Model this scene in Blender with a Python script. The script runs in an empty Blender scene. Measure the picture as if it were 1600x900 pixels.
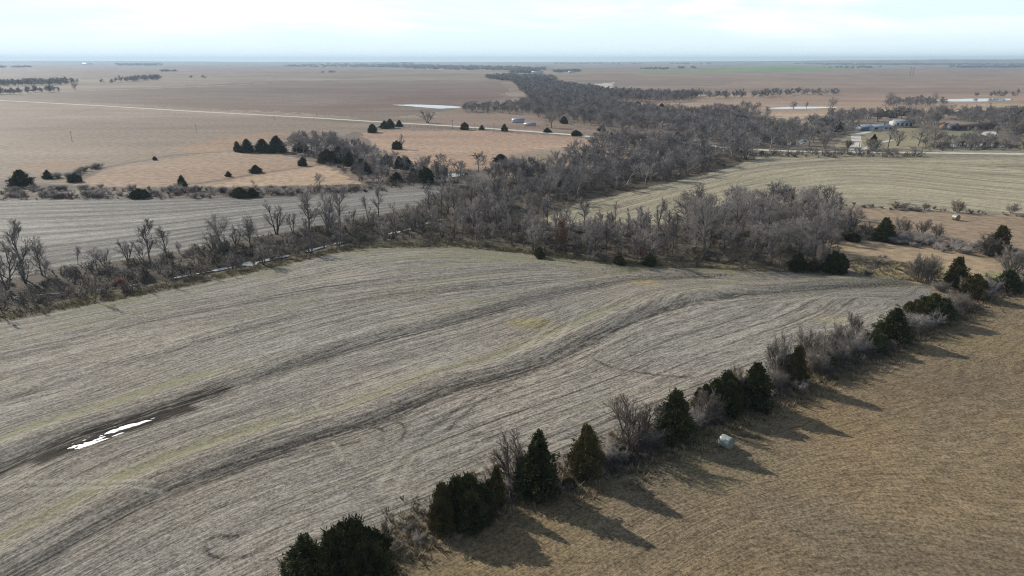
import bpy, math, random
import numpy as np
from mathutils import Vector

# ------------------------------------------------------------------ camera, sky, sun, exposure
W_PX, H_PX, F_PX = 1600.0, 900.0, 1067.0
CAM_H = 45.0
LEVEL_Y = 94.0
PITCH = math.atan((450 - LEVEL_Y) / F_PX)
SUN_AZ_LEFT = math.radians(51)       # the sun stands this far left of the view direction (+Y)
SUN_EL = math.radians(29)
SKY_STRENGTH = 0.070
SUN_STRENGTH = 4.2
EXPOSURE = 0.28
HAZE_DENSITY = 1.0e-4

scene = bpy.context.scene
col = scene.collection
cam_data = bpy.data.cameras.new('camera')
cam = bpy.data.objects.new('camera', cam_data)
col.objects.link(cam)
cam.location = (0, 0, CAM_H)
cam.rotation_euler = (math.pi / 2 - PITCH, 0, 0)
cam_data.sensor_width = 36
cam_data.lens = 36 * F_PX / W_PX
cam_data.clip_start = 0.5
cam_data.clip_end = 80000
scene.camera = cam

world = bpy.data.worlds.new('World')
scene.world = world
world.use_nodes = True
wt = world.node_tree
wt.nodes.clear()


class NT:
    """small helper to write node trees"""
    def __init__(s, tree):
        s.t = tree

    def n(s, typ, **kw):
        nd = s.t.nodes.new(typ)
        for k, v in kw.items():
            if k.startswith('i_'):
                nd.inputs[k[2:]].default_value = v
            else:
                setattr(nd, k, v)
        return nd

    def l(s, a, b):
        s.t.links.new(a, b)

    def math(s, op, a, b=None, clamp=False):
        nd = s.n('ShaderNodeMath', operation=op, use_clamp=clamp)
        for i, v in enumerate((a, b)):
            if v is None:
                continue
            if isinstance(v, (int, float)):
                nd.inputs[i].default_value = v
            else:
                s.l(v, nd.inputs[i])
        return nd.outputs[0]

    def noise(s, vec, scale, detail=3, rough=0.55, dist=0.0):
        nd = s.n('ShaderNodeTexNoise')
        nd.inputs['Scale'].default_value = scale
        nd.inputs['Detail'].default_value = detail
        nd.inputs['Roughness'].default_value = rough
        nd.inputs['Distortion'].default_value = dist
        if vec is not None:
            s.l(vec, nd.inputs['Vector'])
        return nd.outputs['Fac']

    def scale(s, vec, v):
        nd = s.n('ShaderNodeVectorMath', operation='MULTIPLY')
        s.l(vec, nd.inputs[0])
        nd.inputs[1].default_value = v
        return nd.outputs[0]

    def ramp(s, fac, lo, hi, a=0.0, b=1.0):
        nd = s.n('ShaderNodeMapRange')
        nd.interpolation_type = 'SMOOTHSTEP'
        s.l(fac, nd.inputs['Value'])
        nd.inputs['From Min'].default_value = lo
        nd.inputs['From Max'].default_value = hi
        nd.inputs['To Min'].default_value = a
        nd.inputs['To Max'].default_value = b
        return nd.outputs[0]

    def mix(s, fac, a, b, mode='MIX'):
        nd = s.n('ShaderNodeMix', data_type='RGBA', blend_type=mode)
        for sock, v in ((nd.inputs[0], fac), (nd.inputs[6], a), (nd.inputs[7], b)):
            if isinstance(v, (int, float)):
                sock.default_value = v
            elif isinstance(v, tuple):
                sock.default_value = v if len(v) == 4 else v + (1,)
            else:
                s.l(v, sock)
        return nd.outputs[2]


w = NT(wt)
sky = w.n('ShaderNodeTexSky', sky_type='NISHITA', sun_disc=False)
sky.sun_elevation = SUN_EL
sky.sun_rotation = -SUN_AZ_LEFT
sky.altitude = 400
sky.air_density = 1.0
sky.dust_density = 0.6
sky.ozone_density = 1.0
tc = w.n('ShaderNodeTexCoord')
# thin high cloud, stretched along the horizon
c1 = w.noise(w.scale(tc.outputs['Generated'], (2.2, 2.2, 16.0)), 1.0, 6, 0.6, 0.4)
sep = w.n('ShaderNodeSeparateXYZ')
w.l(tc.outputs['Generated'], sep.inputs[0])
up = w.ramp(sep.outputs['Z'], 0.0, 0.07)
cl = w.math('MULTIPLY', w.math('MULTIPLY', w.ramp(c1, 0.42, 0.64), up), w.ramp(sep.outputs['Z'], 0.30, 0.12, 0.25, 1.0))
veil = w.ramp(sep.outputs['Z'], 0.30, 0.08, 0.05, 0.92)
skyv = w.mix(veil, sky.outputs[0], (10.8, 12.9, 14.0))
skyc = w.mix(w.math('MULTIPLY', cl, 0.8), skyv, (16, 16, 15.8))
bg = w.n('ShaderNodeBackground')
w.l(skyc, bg.inputs['Color'])
bg.inputs['Strength'].default_value = SKY_STRENGTH
wo = w.n('ShaderNodeOutputWorld')
w.l(bg.outputs[0], wo.inputs['Surface'])

sd = bpy.data.lights.new('sun', 'SUN')
sd.energy = SUN_STRENGTH
sd.angle = math.radians(0.5)
sd.color = (1.0, 0.93, 0.82)
sun = bpy.data.objects.new('sun', sd)
col.objects.link(sun)
to_sun = Vector((-math.sin(SUN_AZ_LEFT) * math.cos(SUN_EL), math.cos(SUN_AZ_LEFT) * math.cos(SUN_EL), math.sin(SUN_EL)))
sun.rotation_euler = to_sun.to_track_quat('Z', 'Y').to_euler()
sun.location = (-60, 60, 90)

scene.view_settings.view_transform = 'Standard'
scene.view_settings.look = 'None'
scene.view_settings.gamma = 1
scene.view_settings.exposure = EXPOSURE
scene.view_settings.use_curve_mapping = False
scene.cycles.max_bounces = 5
scene.cycles.diffuse_bounces = 2
scene.cycles.glossy_bounces = 2
scene.cycles.transmission_bounces = 2
scene.cycles.volume_bounces = 0
scene.cycles.caustics_reflective = False
scene.cycles.use_denoising = True
scene.cycles.denoiser = 'OPENIMAGEDENOISE'
scene.cycles.denoising_input_passes = 'RGB_ALBEDO_NORMAL'
scene.cycles.denoising_prefilter = 'NONE'
scene.cycles.filter_width = 1.1

# ------------------------------------------------------------------ survey helpers: image direction -> ground position
CP, SP = math.cos(PITCH), math.sin(PITCH)


def G(px, py):
    dx = (px - 800) / F_PX
    dy = -(py - 450) / F_PX
    d = (dx, CP + dy * SP, -SP + dy * CP)
    t = -CAM_H / d[2]
    return (d[0] * t, d[1] * t)


def GA(pts):
    return np.array([G(*p) for p in pts])


def height_for(xb, yb, yt):
    """height in metres of a thing whose foot is seen at yb and its top at yt"""
    X, Y = G(xb, yb)
    k = (450 - yt) / F_PX
    # v/c = k with c = Y*CP - dz*SP, v = Y*SP + dz*CP
    dz = (k * Y * CP - Y * SP) / (CP + k * SP)
    return max(0.3, dz + CAM_H)


def width_m(xb, yb, wpx):
    X, Y = G(xb, yb)
    return wpx / F_PX * (Y * CP + CAM_H * SP)


def seg_dist(P, line):
    """distance of points P (n,2) to polyline line (m,2), side sign and arc position"""
    n = len(P)
    if n == 0:
        return np.zeros(0), np.zeros(0), np.zeros(0)
    x = np.ascontiguousarray(P[:, 0], np.float32)
    y = np.ascontiguousarray(P[:, 1], np.float32)
    best = np.full(n, 1e12, np.float32)
    side = np.ones(n, np.float32)
    arc = np.zeros(n, np.float32)
    s0 = 0.0
    for a, b in zip(line[:-1], line[1:]):
        ax, ay = np.float32(a[0]), np.float32(a[1])
        ux, uy = np.float32(b[0] - a[0]), np.float32(b[1] - a[1])
        L2 = ux * ux + uy * uy
        if L2 < 1e-12:
            continue
        px, py = x - ax, y - ay
        t = (px * ux + py * uy) / L2
        np.clip(t, 0, 1, out=t)
        qx, qy = px - t * ux, py - t * uy
        d2 = qx * qx + qy * qy
        m = np.flatnonzero(d2 < best)
        best[m] = d2[m]
        side[m] = np.sign(ux * py[m] - uy * px[m])
        arc[m] = s0 + t[m] * math.sqrt(L2)
        s0 += math.sqrt(L2)
    return np.sqrt(best).astype(float), side.astype(float), arc.astype(float)


def inside(P, poly):
    x, y = P[:, 0], P[:, 1]
    r = np.zeros(len(P), bool)
    n = len(poly)
    j = n - 1
    for i in range(n):
        xi, yi = poly[i]
        xj, yj = poly[j]
        if yi != yj:
            c = ((yi > y) != (yj > y)) & (x < (xj - xi) * (y - yi) / (yj - yi) + xi)
            r ^= c
        j = i
    return r


def smooth_line(pts, n=4):
    """Catmull-Rom through ground points"""
    p = np.array(pts, float)
    p = np.vstack([2 * p[0] - p[1], p, 2 * p[-1] - p[-2]])
    out = []
    for i in range(1, len(p) - 2):
        for k in range(n):
            t = k / n
            a, b, c, d = p[i - 1], p[i], p[i + 1], p[i + 2]
            out.append(0.5 * ((2 * b) + (c - a) * t + (2 * a - 5 * b + 4 * c - d) * t * t + (3 * b - a - 3 * c + d) * t ** 3))
    out.append(p[-2])
    return np.array(out)


def sstep(x, a, b):
    t = np.clip((x - a) / (b - a), 0, 1)
    return t * t * (3 - 2 * t)


_rng = np.random.RandomState(5)
_LAT = _rng.rand(256, 256)


def vnoise(x, y):
    xi = np.floor(x).astype(int)
    yi = np.floor(y).astype(int)
    fx = x - xi
    fy = y - yi
    fx = fx * fx * (3 - 2 * fx)
    fy = fy * fy * (3 - 2 * fy)
    g = lambda a, b: _LAT[a % 256, b % 256]
    return (g(xi, yi) * (1 - fx) + g(xi + 1, yi) * fx) * (1 - fy) + (g(xi, yi + 1) * (1 - fx) + g(xi + 1, yi + 1) * fx) * fy


def fbm(x, y, o=4):
    s = 0
    a = 0.5
    tot = 0
    for k in range(o):
        s = s + a * vnoise(x * 2 ** k + 17 * k, y * 2 ** k + 31 * k)
        tot += a
        a *= 0.55
    return s / tot


def lin(r, g, b):
    f = lambda c: ((c / 255 + 0.055) / 1.055) ** 2.4 if c > 10 else c / 255 / 12.92
    return np.array([f(r), f(g), f(b)])


# ------------------------------------------------------------------ object helpers
def tag(o, label=None, cat=None, group=None, kind=None):
    if label:
        o['label'] = label
    if cat:
        o['category'] = cat
    if group:
        o['group'] = group
    if kind:
        o['kind'] = kind
    return o


def mesh_from(name, V, T, mat=None, smooth=False, uv=None):
    """mesh from vertex array and triangle (or quad) array"""
    V = np.asarray(V, np.float32)
    T = np.asarray(T, np.int32)
    k = T.shape[1]
    me = bpy.data.meshes.new(name)
    me.vertices.add(len(V))
    me.vertices.foreach_set('co', V.ravel())
    me.loops.add(T.size)
    me.loops.foreach_set('vertex_index', T.ravel())
    me.polygons.add(len(T))
    me.polygons.foreach_set('loop_start', np.arange(0, T.size, k, dtype=np.int32))
    me.polygons.foreach_set('loop_total', np.full(len(T), k, dtype=np.int32))
    if smooth:
        me.polygons.foreach_set('use_smooth', np.ones(len(T), bool))
    me.update(calc_edges=True)
    if mat:
        me.materials.append(mat)
    return me


class MB:
    """collects tubes, cones, boxes and triangles; build() links them as ONE mesh object"""
    def __init__(s):
        s.V = []
        s.T = []
        s.n = 0

    def add(s, V, T):
        V = np.asarray(V, float)
        T = np.asarray(T, int)
        s.V.append(V)
        s.T.append(T + s.n)
        s.n += len(V)

    def tube(s, pts, radii, sides=5, cap=True):
        pts = np.asarray(pts, float)
        n = len(pts)
        d = pts[-1] - pts[0]
        d = d / (np.linalg.norm(d) + 1e-9)
        ref = np.array([0, 0, 1.0]) if abs(d[2]) < 0.9 else np.array([1.0, 0, 0])
        u = np.cross(d, ref)
        u /= np.linalg.norm(u)
        v = np.cross(d, u)
        a = np.arange(sides) * 2 * math.pi / sides
        ring = np.cos(a)[:, None] * u + np.sin(a)[:, None] * v
        V = (pts[:, None, :] + ring[None] * np.asarray(radii)[:, None, None]).reshape(-1, 3)
        T = []
        for i in range(n - 1):
            for j in range(sides):
                a0 = i * sides + j
                a1 = i * sides + (j + 1) % sides
                T.append((a0, a1, a1 + sides))
                T.append((a0, a1 + sides, a0 + sides))
        if cap:
            for j in range(1, sides - 1):
                T.append((0, j + 1, j))
                o = (n - 1) * sides
                T.append((o, o + j, o + j + 1))
        s.add(V, T)

    def box(s, x0, x1, y0, y1, z0, z1, bev=0.0):
        V = [(x, y, z) for z in (z0, z1) for y in (y0, y1) for x in (x0, x1)]
        T = [(0, 2, 3), (0, 3, 1), (4, 5, 7), (4, 7, 6), (0, 1, 5), (0, 5, 4), (2, 6, 7), (2, 7, 3), (0, 4, 6), (0, 6, 2), (1, 3, 7), (1, 7, 5)]
        s.add(V, T)

    def arrays(s):
        return np.vstack(s.V), np.vstack(s.T)

    def mesh(s, name, mat, smooth=False):
        V, T = s.arrays()
        return mesh_from(name, V, T, mat, smooth)

    def build(s, name, mat, parent=None, smooth=False):
        o = bpy.data.objects.new(name, s.mesh(name, mat, smooth))
        col.objects.link(o)
        if parent:
            o.parent = parent
        return o


def empty(name, loc=(0, 0, 0), rz=0.0):
    e = bpy.data.objects.new(name, None)
    e.empty_display_size = 0.5
    col.objects.link(e)
    e.location = loc
    e.rotation_euler = (0, 0, rz)
    return e


# ------------------------------------------------------------------ materials
def new_mat(name):
    m = bpy.data.materials.new(name)
    m.use_nodes = True
    nt = NT(m.node_tree)
    m.node_tree.nodes.clear()
    out = nt.n('ShaderNodeOutputMaterial')
    b = nt.n('ShaderNodeBsdfPrincipled')
    nt.l(b.outputs[0], out.inputs['Surface'])
    return m, nt, b


def plain(name, c1, c2, scale=2.0, rough=0.8, spec=0.3, vary=0.0, coord='Object', stretch=(1, 1, 1), metal=0.0):
    m, nt, b = new_mat(name)
    t = nt.n('ShaderNodeTexCoord')
    f = nt.noise(nt.scale(t.outputs[coord], stretch), scale, 4, 0.6)
    c = nt.mix(nt.ramp(f, 0.35, 0.65), tuple(c1), tuple(c2))
    if vary:
        oi = nt.n('ShaderNodeObjectInfo')
        v = nt.math('ADD', nt.math('MULTIPLY', oi.outputs['Random'], 2 * vary), 1 - vary)
        hv = nt.n('ShaderNodeHueSaturation')
        nt.l(v, hv.inputs['Value'])
        nt.l(c, hv.inputs['Color'])
        c = hv.outputs[0]
    nt.l(c, b.inputs['Base Color'])
    b.inputs['Roughness'].default_value = rough
    b.inputs['Specular IOR Level'].default_value = spec
    b.inputs['Metallic'].default_value = metal
    return m


M = {}
M['bark'] = plain('bark', (0.06, 0.052, 0.046), (0.15, 0.133, 0.12), 3, 0.9, 0.2, 0.25)
M['pale_bark'] = plain('pale_bark', (0.14, 0.125, 0.11), (0.26, 0.24, 0.215), 3, 0.9, 0.2, 0.1)
M['twig'] = plain('twig', (0.19, 0.172, 0.163), (0.31, 0.283, 0.27), 0.5, 0.8, 0.15, 0.38)
M['pale_twig'] = plain('pale_twig', (0.13, 0.114, 0.098), (0.22, 0.196, 0.172), 0.5, 0.8, 0.25, 0.15)
M['wood_twig'] = plain('wood_twig', (0.14, 0.127, 0.122), (0.36, 0.33, 0.32), 0.11, 0.85, 0.15)
M['cedar'] = plain('cedar', (0.040, 0.052, 0.023), (0.112, 0.115, 0.045), 0.9, 0.85, 0.08, 0.25)
M['bronze_cedar'] = plain('bronze_cedar', (0.058, 0.060, 0.026), (0.155, 0.122, 0.048), 0.8, 0.85, 0.08, 0.2)
M['rust_leaf'] = plain('rust_leaf', (0.16, 0.055, 0.035), (0.24, 0.10, 0.06), 1.0, 0.8, 0.2, 0.15)
M['brush'] = plain('brush', (0.085, 0.072, 0.06), (0.17, 0.145, 0.12), 0.15, 0.9, 0.2)
M['dry_grass'] = plain('dry_grass', (0.18, 0.145, 0.09), (0.30, 0.245, 0.15), 0.2, 0.85, 0.2)
M['gravel'] = plain('gravel', (0.45, 0.42, 0.37), (0.60, 0.57, 0.51), 0.4, 0.9, 0.2)
M['wall_blue'] = plain('wall_blue', (0.10, 0.13, 0.19), (0.13, 0.16, 0.22), 1, 0.5, 0.4)
M['wall_white'] = plain('wall_white', (0.42, 0.43, 0.44), (0.52, 0.53, 0.53), 1, 0.6, 0.4)
M['metal_roof'] = plain('metal_roof', (0.28, 0.32, 0.36), (0.38, 0.42, 0.46), 1, 0.35, 0.5, metal=0.5)
M['roof_brown'] = plain('roof_brown', (0.14, 0.115, 0.10), (0.19, 0.16, 0.14), 2, 0.9, 0.2)
M['brick'] = plain('brick', (0.20, 0.13, 0.10), (0.27, 0.19, 0.15), 3, 0.9, 0.2)
M['dark_glass'] = plain('dark_glass', (0.02, 0.025, 0.03), (0.03, 0.035, 0.04), 1, 0.1, 0.5)
M['pole_wood'] = plain('pole_wood', (0.12, 0.09, 0.07), (0.20, 0.16, 0.12), 2, 0.9, 0.2)
M['wrap'] = plain('wrap', (0.19, 0.235, 0.215), (0.32, 0.37, 0.34), 6, 0.45, 0.5)
M['bale_end'] = plain('bale_end', (0.14, 0.16, 0.14), (0.26, 0.28, 0.24), 8, 0.8, 0.3)
M['brown_hay'] = plain('brown_hay', (0.16, 0.13, 0.09), (0.26, 0.21, 0.14), 8, 0.9, 0.2)


def water_mat(name, rough, bump, metal=0.0):
    m, nt, b = new_mat(name)
    b.inputs['Base Color'].default_value = (0.045, 0.045, 0.035, 1) if not metal else (0.85, 0.87, 0.88, 1)  # creek and puddle: bright sky glare painted in by a pale, part-metal base
    b.inputs['Metallic'].default_value = metal
    b.inputs['Roughness'].default_value = rough
    b.inputs['IOR'].default_value = 1.33
    b.inputs['Specular IOR Level'].default_value = 1.0
    t = nt.n('ShaderNodeTexCoord')
    f = nt.noise(t.outputs['Object'], 1.5, 3, 0.6)
    bp = nt.n('ShaderNodeBump')
    bp.inputs['Strength'].default_value = bump
    bp.inputs['Distance'].default_value = 0.05
    nt.l(f, bp.inputs['Height'])
    nt.l(bp.outputs[0], b.inputs['Normal'])
    return m


M['water'] = water_mat('water', 0.08, 0.1)
M['creek'] = water_mat('creek', 0.22, 0.3, 0.35)
M['puddle'] = water_mat('puddle', 0.36, 0.35, 0.4)

# ------------------------------------------------------------------ the land: guide lines surveyed on the ground
T1 = smooth_line(GA([(-60, 940), (60, 885), (150, 832), (270, 768), (400, 720), (480, 692), (600, 655), (700, 612), (800, 586), (880, 553), (950, 522), (1010, 494), (1080, 474), (1160, 461), (1250, 454), (1340, 447), (1420, 442)]))
T2 = smooth_line(GA([(-80, 775), (0, 738), (60, 706), (140, 678), (220, 653), (290, 630), (400, 594), (500, 562), (600, 532), (700, 506), (800, 480), (900, 455), (1000, 438), (1100, 432)]))
T3 = smooth_line(GA([(-80, 655), (0, 632), (100, 606), (200, 575), (290, 545), (400, 513), (500, 488), (600, 468), (720, 452), (850, 440), (980, 428)]))
T4 = smooth_line(GA([(-80, 575), (0, 560), (150, 522), (280, 495), (400, 473), (500, 455), (600, 443), (720, 427), (850, 418)]))
TB = smooth_line(GA([(-80, 520), (0, 503), (150, 474), (270, 453), (400, 424), (500, 400), (600, 388), (720, 388), (850, 402), (1000, 418), (1150, 420), (1300, 428), (1400, 436)]))
L1 = smooth_line(GA([(180, 960), (280, 890), (400, 848), (600, 770), (800, 690), (1000, 612), (1200, 536), (1340, 490), (1440, 462)]))
CREEK = smooth_line(GA([(-120, 470), (0, 460), (60, 454), (160, 446), (250, 432), (350, 414), (440, 396), (550, 370), (620, 358), (660, 347), (690, 338)]))
STREAM = smooth_line(GA([(560, 300), (640, 286), (680, 276), (720, 268), (760, 262)]))


def mean_gap(A, B):
    d, _, _ = seg_dist(A[2:-2], B)
    return float(np.median(d))


def tps(groups, reg=1e-3):
    P, c = [], []
    for line, val in groups:
        # resample
        d = np.r_[0, np.cumsum(np.hypot(*np.diff(line, axis=0).T))]
        n = max(4, min(16, int(d[-1] / 12)))
        s = np.linspace(0, d[-1], n)
        P.append(np.c_[np.interp(s, d, line[:, 0]), np.interp(s, d, line[:, 1])])
        c.append(np.full(n, val))
    P = np.vstack(P) / 100.0
    c = np.concatenate(c)
    n = len(P)
    r2 = ((P[:, None] - P[None]) ** 2).sum(2) + 1e-12
    K = 0.5 * r2 * np.log(r2) + reg * np.eye(n)
    A = np.zeros((n + 3, n + 3))
    A[:n, :n] = K
    A[:n, n] = 1
    A[:n, n + 1:] = P
    A[n:, :n] = A[:n, n:].T
    w_ = np.linalg.solve(A, np.r_[c, 0, 0, 0])

    def f(Q):
        Q = Q / 100.0
        out = np.empty(len(Q))
        for i in range(0, len(Q), 50000):
            q = Q[i:i + 50000]
            r2 = ((q[:, None] - P[None]) ** 2).sum(2) + 1e-12
            out[i:i + 50000] = (0.5 * r2 * np.log(r2)) @ w_[:n] + w_[n] + q @ w_[n + 1:]
        return out
    return f


cum = 0
gl = [(L1, -mean_gap(L1, T1)), (T1, 0)]
for a, b in ((T1, T2), (T2, T3), (T3, T4), (T4, TB)):
    cum += mean_gap(b, a)
    gl.append((b, cum))
ROW_MAIN = tps(gl)
ul = [smooth_line(GA(p)) for p in ([(-80, 322), (100, 318), (300, 312), (520, 302), (660, 292)], [(-80, 352), (100, 346), (250, 338), (420, 322), (640, 303)], [(-80, 385), (60, 376), (200, 362), (380, 340), (560, 318)], [(-80, 430), (60, 412), (200, 390), (380, 360)])]
ROW_LEFT = tps([(ul[0], 0), (ul[1], -mean_gap(ul[1], ul[0])), (ul[2], -mean_gap(ul[1], ul[0]) - mean_gap(ul[2], ul[1])), (ul[3], -mean_gap(ul[1], ul[0]) - mean_gap(ul[2], ul[1]) - mean_gap(ul[3], ul[2]))])
rf = [smooth_line(GA(p)) for p in ([(860, 345), (980, 312), (1100, 282), (1200, 262), (1320, 253), (1460, 250), (1640, 252)], [(960, 345), (1070, 312), (1180, 285), (1290, 268), (1390, 266), (1480, 276), (1640, 290)], [(1100, 330), (1200, 305), (1290, 296), (1380, 292), (1440, 300), (1640, 318)])]
ROW_RIGHT = tps([(rf[0], 0), (rf[1], -mean_gap(rf[1], rf[0])), (rf[2], -mean_gap(rf[1], rf[0]) - mean_gap(rf[2], rf[1]))])
hf = [smooth_line(GA(p)) for p in ([(600, 880), (700, 840), (850, 775), (1000, 715), (1200, 640), (1400, 550), (1560, 470)], [(760, 930), (900, 850), (1050, 782), (1200, 722), (1350, 680), (1500, 650), (1650, 620)], [(1000, 940), (1100, 870), (1230, 815), (1340, 810), (1500, 835), (1650, 860)])]
ROW_HAY = tps([(hf[0], 0), (hf[1], -mean_gap(hf[1], hf[0])), (hf[2], -mean_gap(hf[1], hf[0]) - mean_gap(hf[2], hf[1]))])

MAIN_POLY = GA([(-200, 1500), (-200, 552), (-80, 520), (0, 503), (60, 492), (150, 474), (270, 453), (400, 424), (500, 400), (600, 386), (720, 386), (850, 402), (1000, 418), (1150, 420), (1250, 425), (1330, 430), (1400, 436), (1460, 450), (1400, 505), (1300, 548), (1200, 592), (1100, 635), (1000, 675), (900, 715), (800, 760), (690, 800), (600, 850), (470, 930), (300, 1500)])
HAY_POLY = GA([(520, 1500), (540, 960), (610, 880), (700, 822), (800, 775), (900, 745), (1000, 710), (1080, 680), (1180, 635), (1260, 595), (1380, 540), (1480, 490), (1560, 455), (1760, 420), (2300, 420), (2300, 1500)])
LEFT_POLY = GA([(-200, 318), (0, 313), (220, 311), (420, 309), (560, 300), (650, 290), (700, 292), (690, 310), (650, 322), (600, 335), (500, 352), (400, 370), (300, 388), (200, 404), (100, 420), (0, 438), (-200, 470)])
RIGHT_POLY = GA([(820, 352), (860, 338), (905, 318), (1000, 296), (1100, 274), (1170, 252), (1190, 244), (1300, 245), (1440, 246), (1800, 244), (1800, 345), (1600, 335), (1500, 332), (1400, 328), (1310, 322), (1260, 318), (1150, 318), (1090, 328), (1050, 350)])
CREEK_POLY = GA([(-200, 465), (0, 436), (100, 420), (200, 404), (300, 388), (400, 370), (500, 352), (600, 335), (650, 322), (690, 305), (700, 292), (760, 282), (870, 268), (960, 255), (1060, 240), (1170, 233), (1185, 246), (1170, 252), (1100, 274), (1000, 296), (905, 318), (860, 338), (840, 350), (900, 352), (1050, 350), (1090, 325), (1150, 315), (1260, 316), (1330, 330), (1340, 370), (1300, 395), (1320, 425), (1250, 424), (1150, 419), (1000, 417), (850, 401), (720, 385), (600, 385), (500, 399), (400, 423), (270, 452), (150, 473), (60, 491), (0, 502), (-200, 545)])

TRACKS_LIGHT = [smooth_line(GA(p), 5) for p in (
    [(635, 705), (605, 735), (592, 765)], [(700, 690), (650, 712), (630, 740), (622, 765)], [(905, 690), (800, 690), (700, 702), (660, 715)],
    [(-60, 758), (60, 752), (160, 752), (240, 756)], [(-60, 772), (60, 765), (160, 763), (250, 768)],
    [(520, 690), (530, 705), (535, 718)], [(1080, 500), (1150, 480), (1250, 468), (1340, 464), (1400, 470)], [(1000, 560), (1100, 545), (1200, 540)],
    [(860, 505), (830, 535), (770, 575)], [(905, 480), (880, 520), (850, 560)])]
TRACKS_DARK = [smooth_line(GA(p), 5) for p in (
    [(563, 665), (590, 667), (600, 675), (596, 688)], [(600, 652), (625, 660), (633, 672), (625, 688)], [(320, 845), (322, 862), (345, 872), (390, 868), (420, 850)],
    [(320, 845), (340, 838), (370, 838)], [(925, 560), (950, 572), (985, 580), (1030, 586), (1080, 590)], [(815, 587), (760, 610), (700, 650), (660, 680)], [(800, 598), (750, 628), (700, 670)],
    [(400, 720), (480, 705), (560, 690)], [(1180, 410), (1140, 418), (1080, 424)], [(400, 590), (480, 560), (540, 540)], [(640, 470), (700, 455), (780, 448)])]
FENCE_PATH = smooth_line(GA([(0, 300), (60, 292), (110, 285), (160, 262), (240, 248), (300, 240), (365, 236)]))


def terrain(P):
    """height of the land (n,2)->(n)"""
    x, y = P[:, 0], P[:, 1]
    r = np.hypot(x, y)
    z = np.zeros(len(P))
    near = (r < 420) & (y > -60)
    Q = P[near]
    zn = np.zeros(len(Q))
    if len(Q) == 0:
        near[:] = False
    for line, amp in ((T1, 0.42), (T2, 0.34), (T3, 0.16), (T4, 0.12)):
        d, s, a = seg_dist(Q, line)
        off = d * s   # positive on the far-left side
        zn += amp * (np.exp(-((off - 4.0) / 2.6) ** 2) * 0.9 - np.exp(-((off + 0.2) / 1.7) ** 2) * 0.7)
    inm = inside(Q, MAIN_POLY)
    zn *= inm
    pm = puddle_mask(Q)
    zn = zn * (1 - pm) - 0.31 * pm
    d, s, a = seg_dist(Q, CREEK)
    zn -= 1.25 * np.exp(-(d / 3.2) ** 2)
    # furrowed wet soil where the puddle lies
    u = ROW_MAIN(Q[pm > 0.01]) if (pm > 0.01).any() else np.zeros(0)
    q = Q[pm > 0.01]
    v = q[:, 0] * 0.8 + q[:, 1] * 0.6
    zn[pm > 0.01] += pm[pm > 0.01] * (0.22 * (fbm(u * 2.9, v * 0.34, 2) - 0.5) * 2 + 0.12 * (vnoise(u * 5, v * 1.0) - 0.5))
    z[near] = zn
    # rolling country and the far rise
    az = np.arctan2(x, np.maximum(y, 1e-3) / CP) * 1.0
    px = 800 + F_PX * np.tan(np.clip(np.arctan2(x, np.maximum(y, 1.0)), -1.2, 1.2)) / 1.0 * CP
    hp = np.interp(px, [-800, 0, 150, 300, 450, 800, 950, 1100, 1250, 1400, 1600, 2400], [45, 44, 48, 34, 18, 12, 20, 36, 58, 76, 86, 76])
    ridge = hp * sstep(r, 9400, 12800) * (1 - 0.3 * sstep(r, 13500, 15500))
    roll = 6 * (fbm(x / 1400.0, y / 900.0, 3) - 0.5) * sstep(r, 1500, 5000) * 2
    return z + np.where(y > 0, ridge, 30 * sstep(r, 9400, 12800)) + roll


PUD = smooth_line(GA([(70, 716), (98, 703), (125, 692), (150, 683), (180, 672), (215, 660), (245, 650), (285, 637)]))


def puddle_mask(Q):
    d, s, a = seg_dist(Q, PUD)
    Lp = float(np.hypot(*np.diff(PUD, axis=0).T).sum())
    taper = sstep(a, 0.0, 5.0) * sstep(Lp - a, 0.0, 7.0)
    return np.exp(-(d / 2.0) ** 2) * (0.25 + 0.75 * taper)


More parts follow.
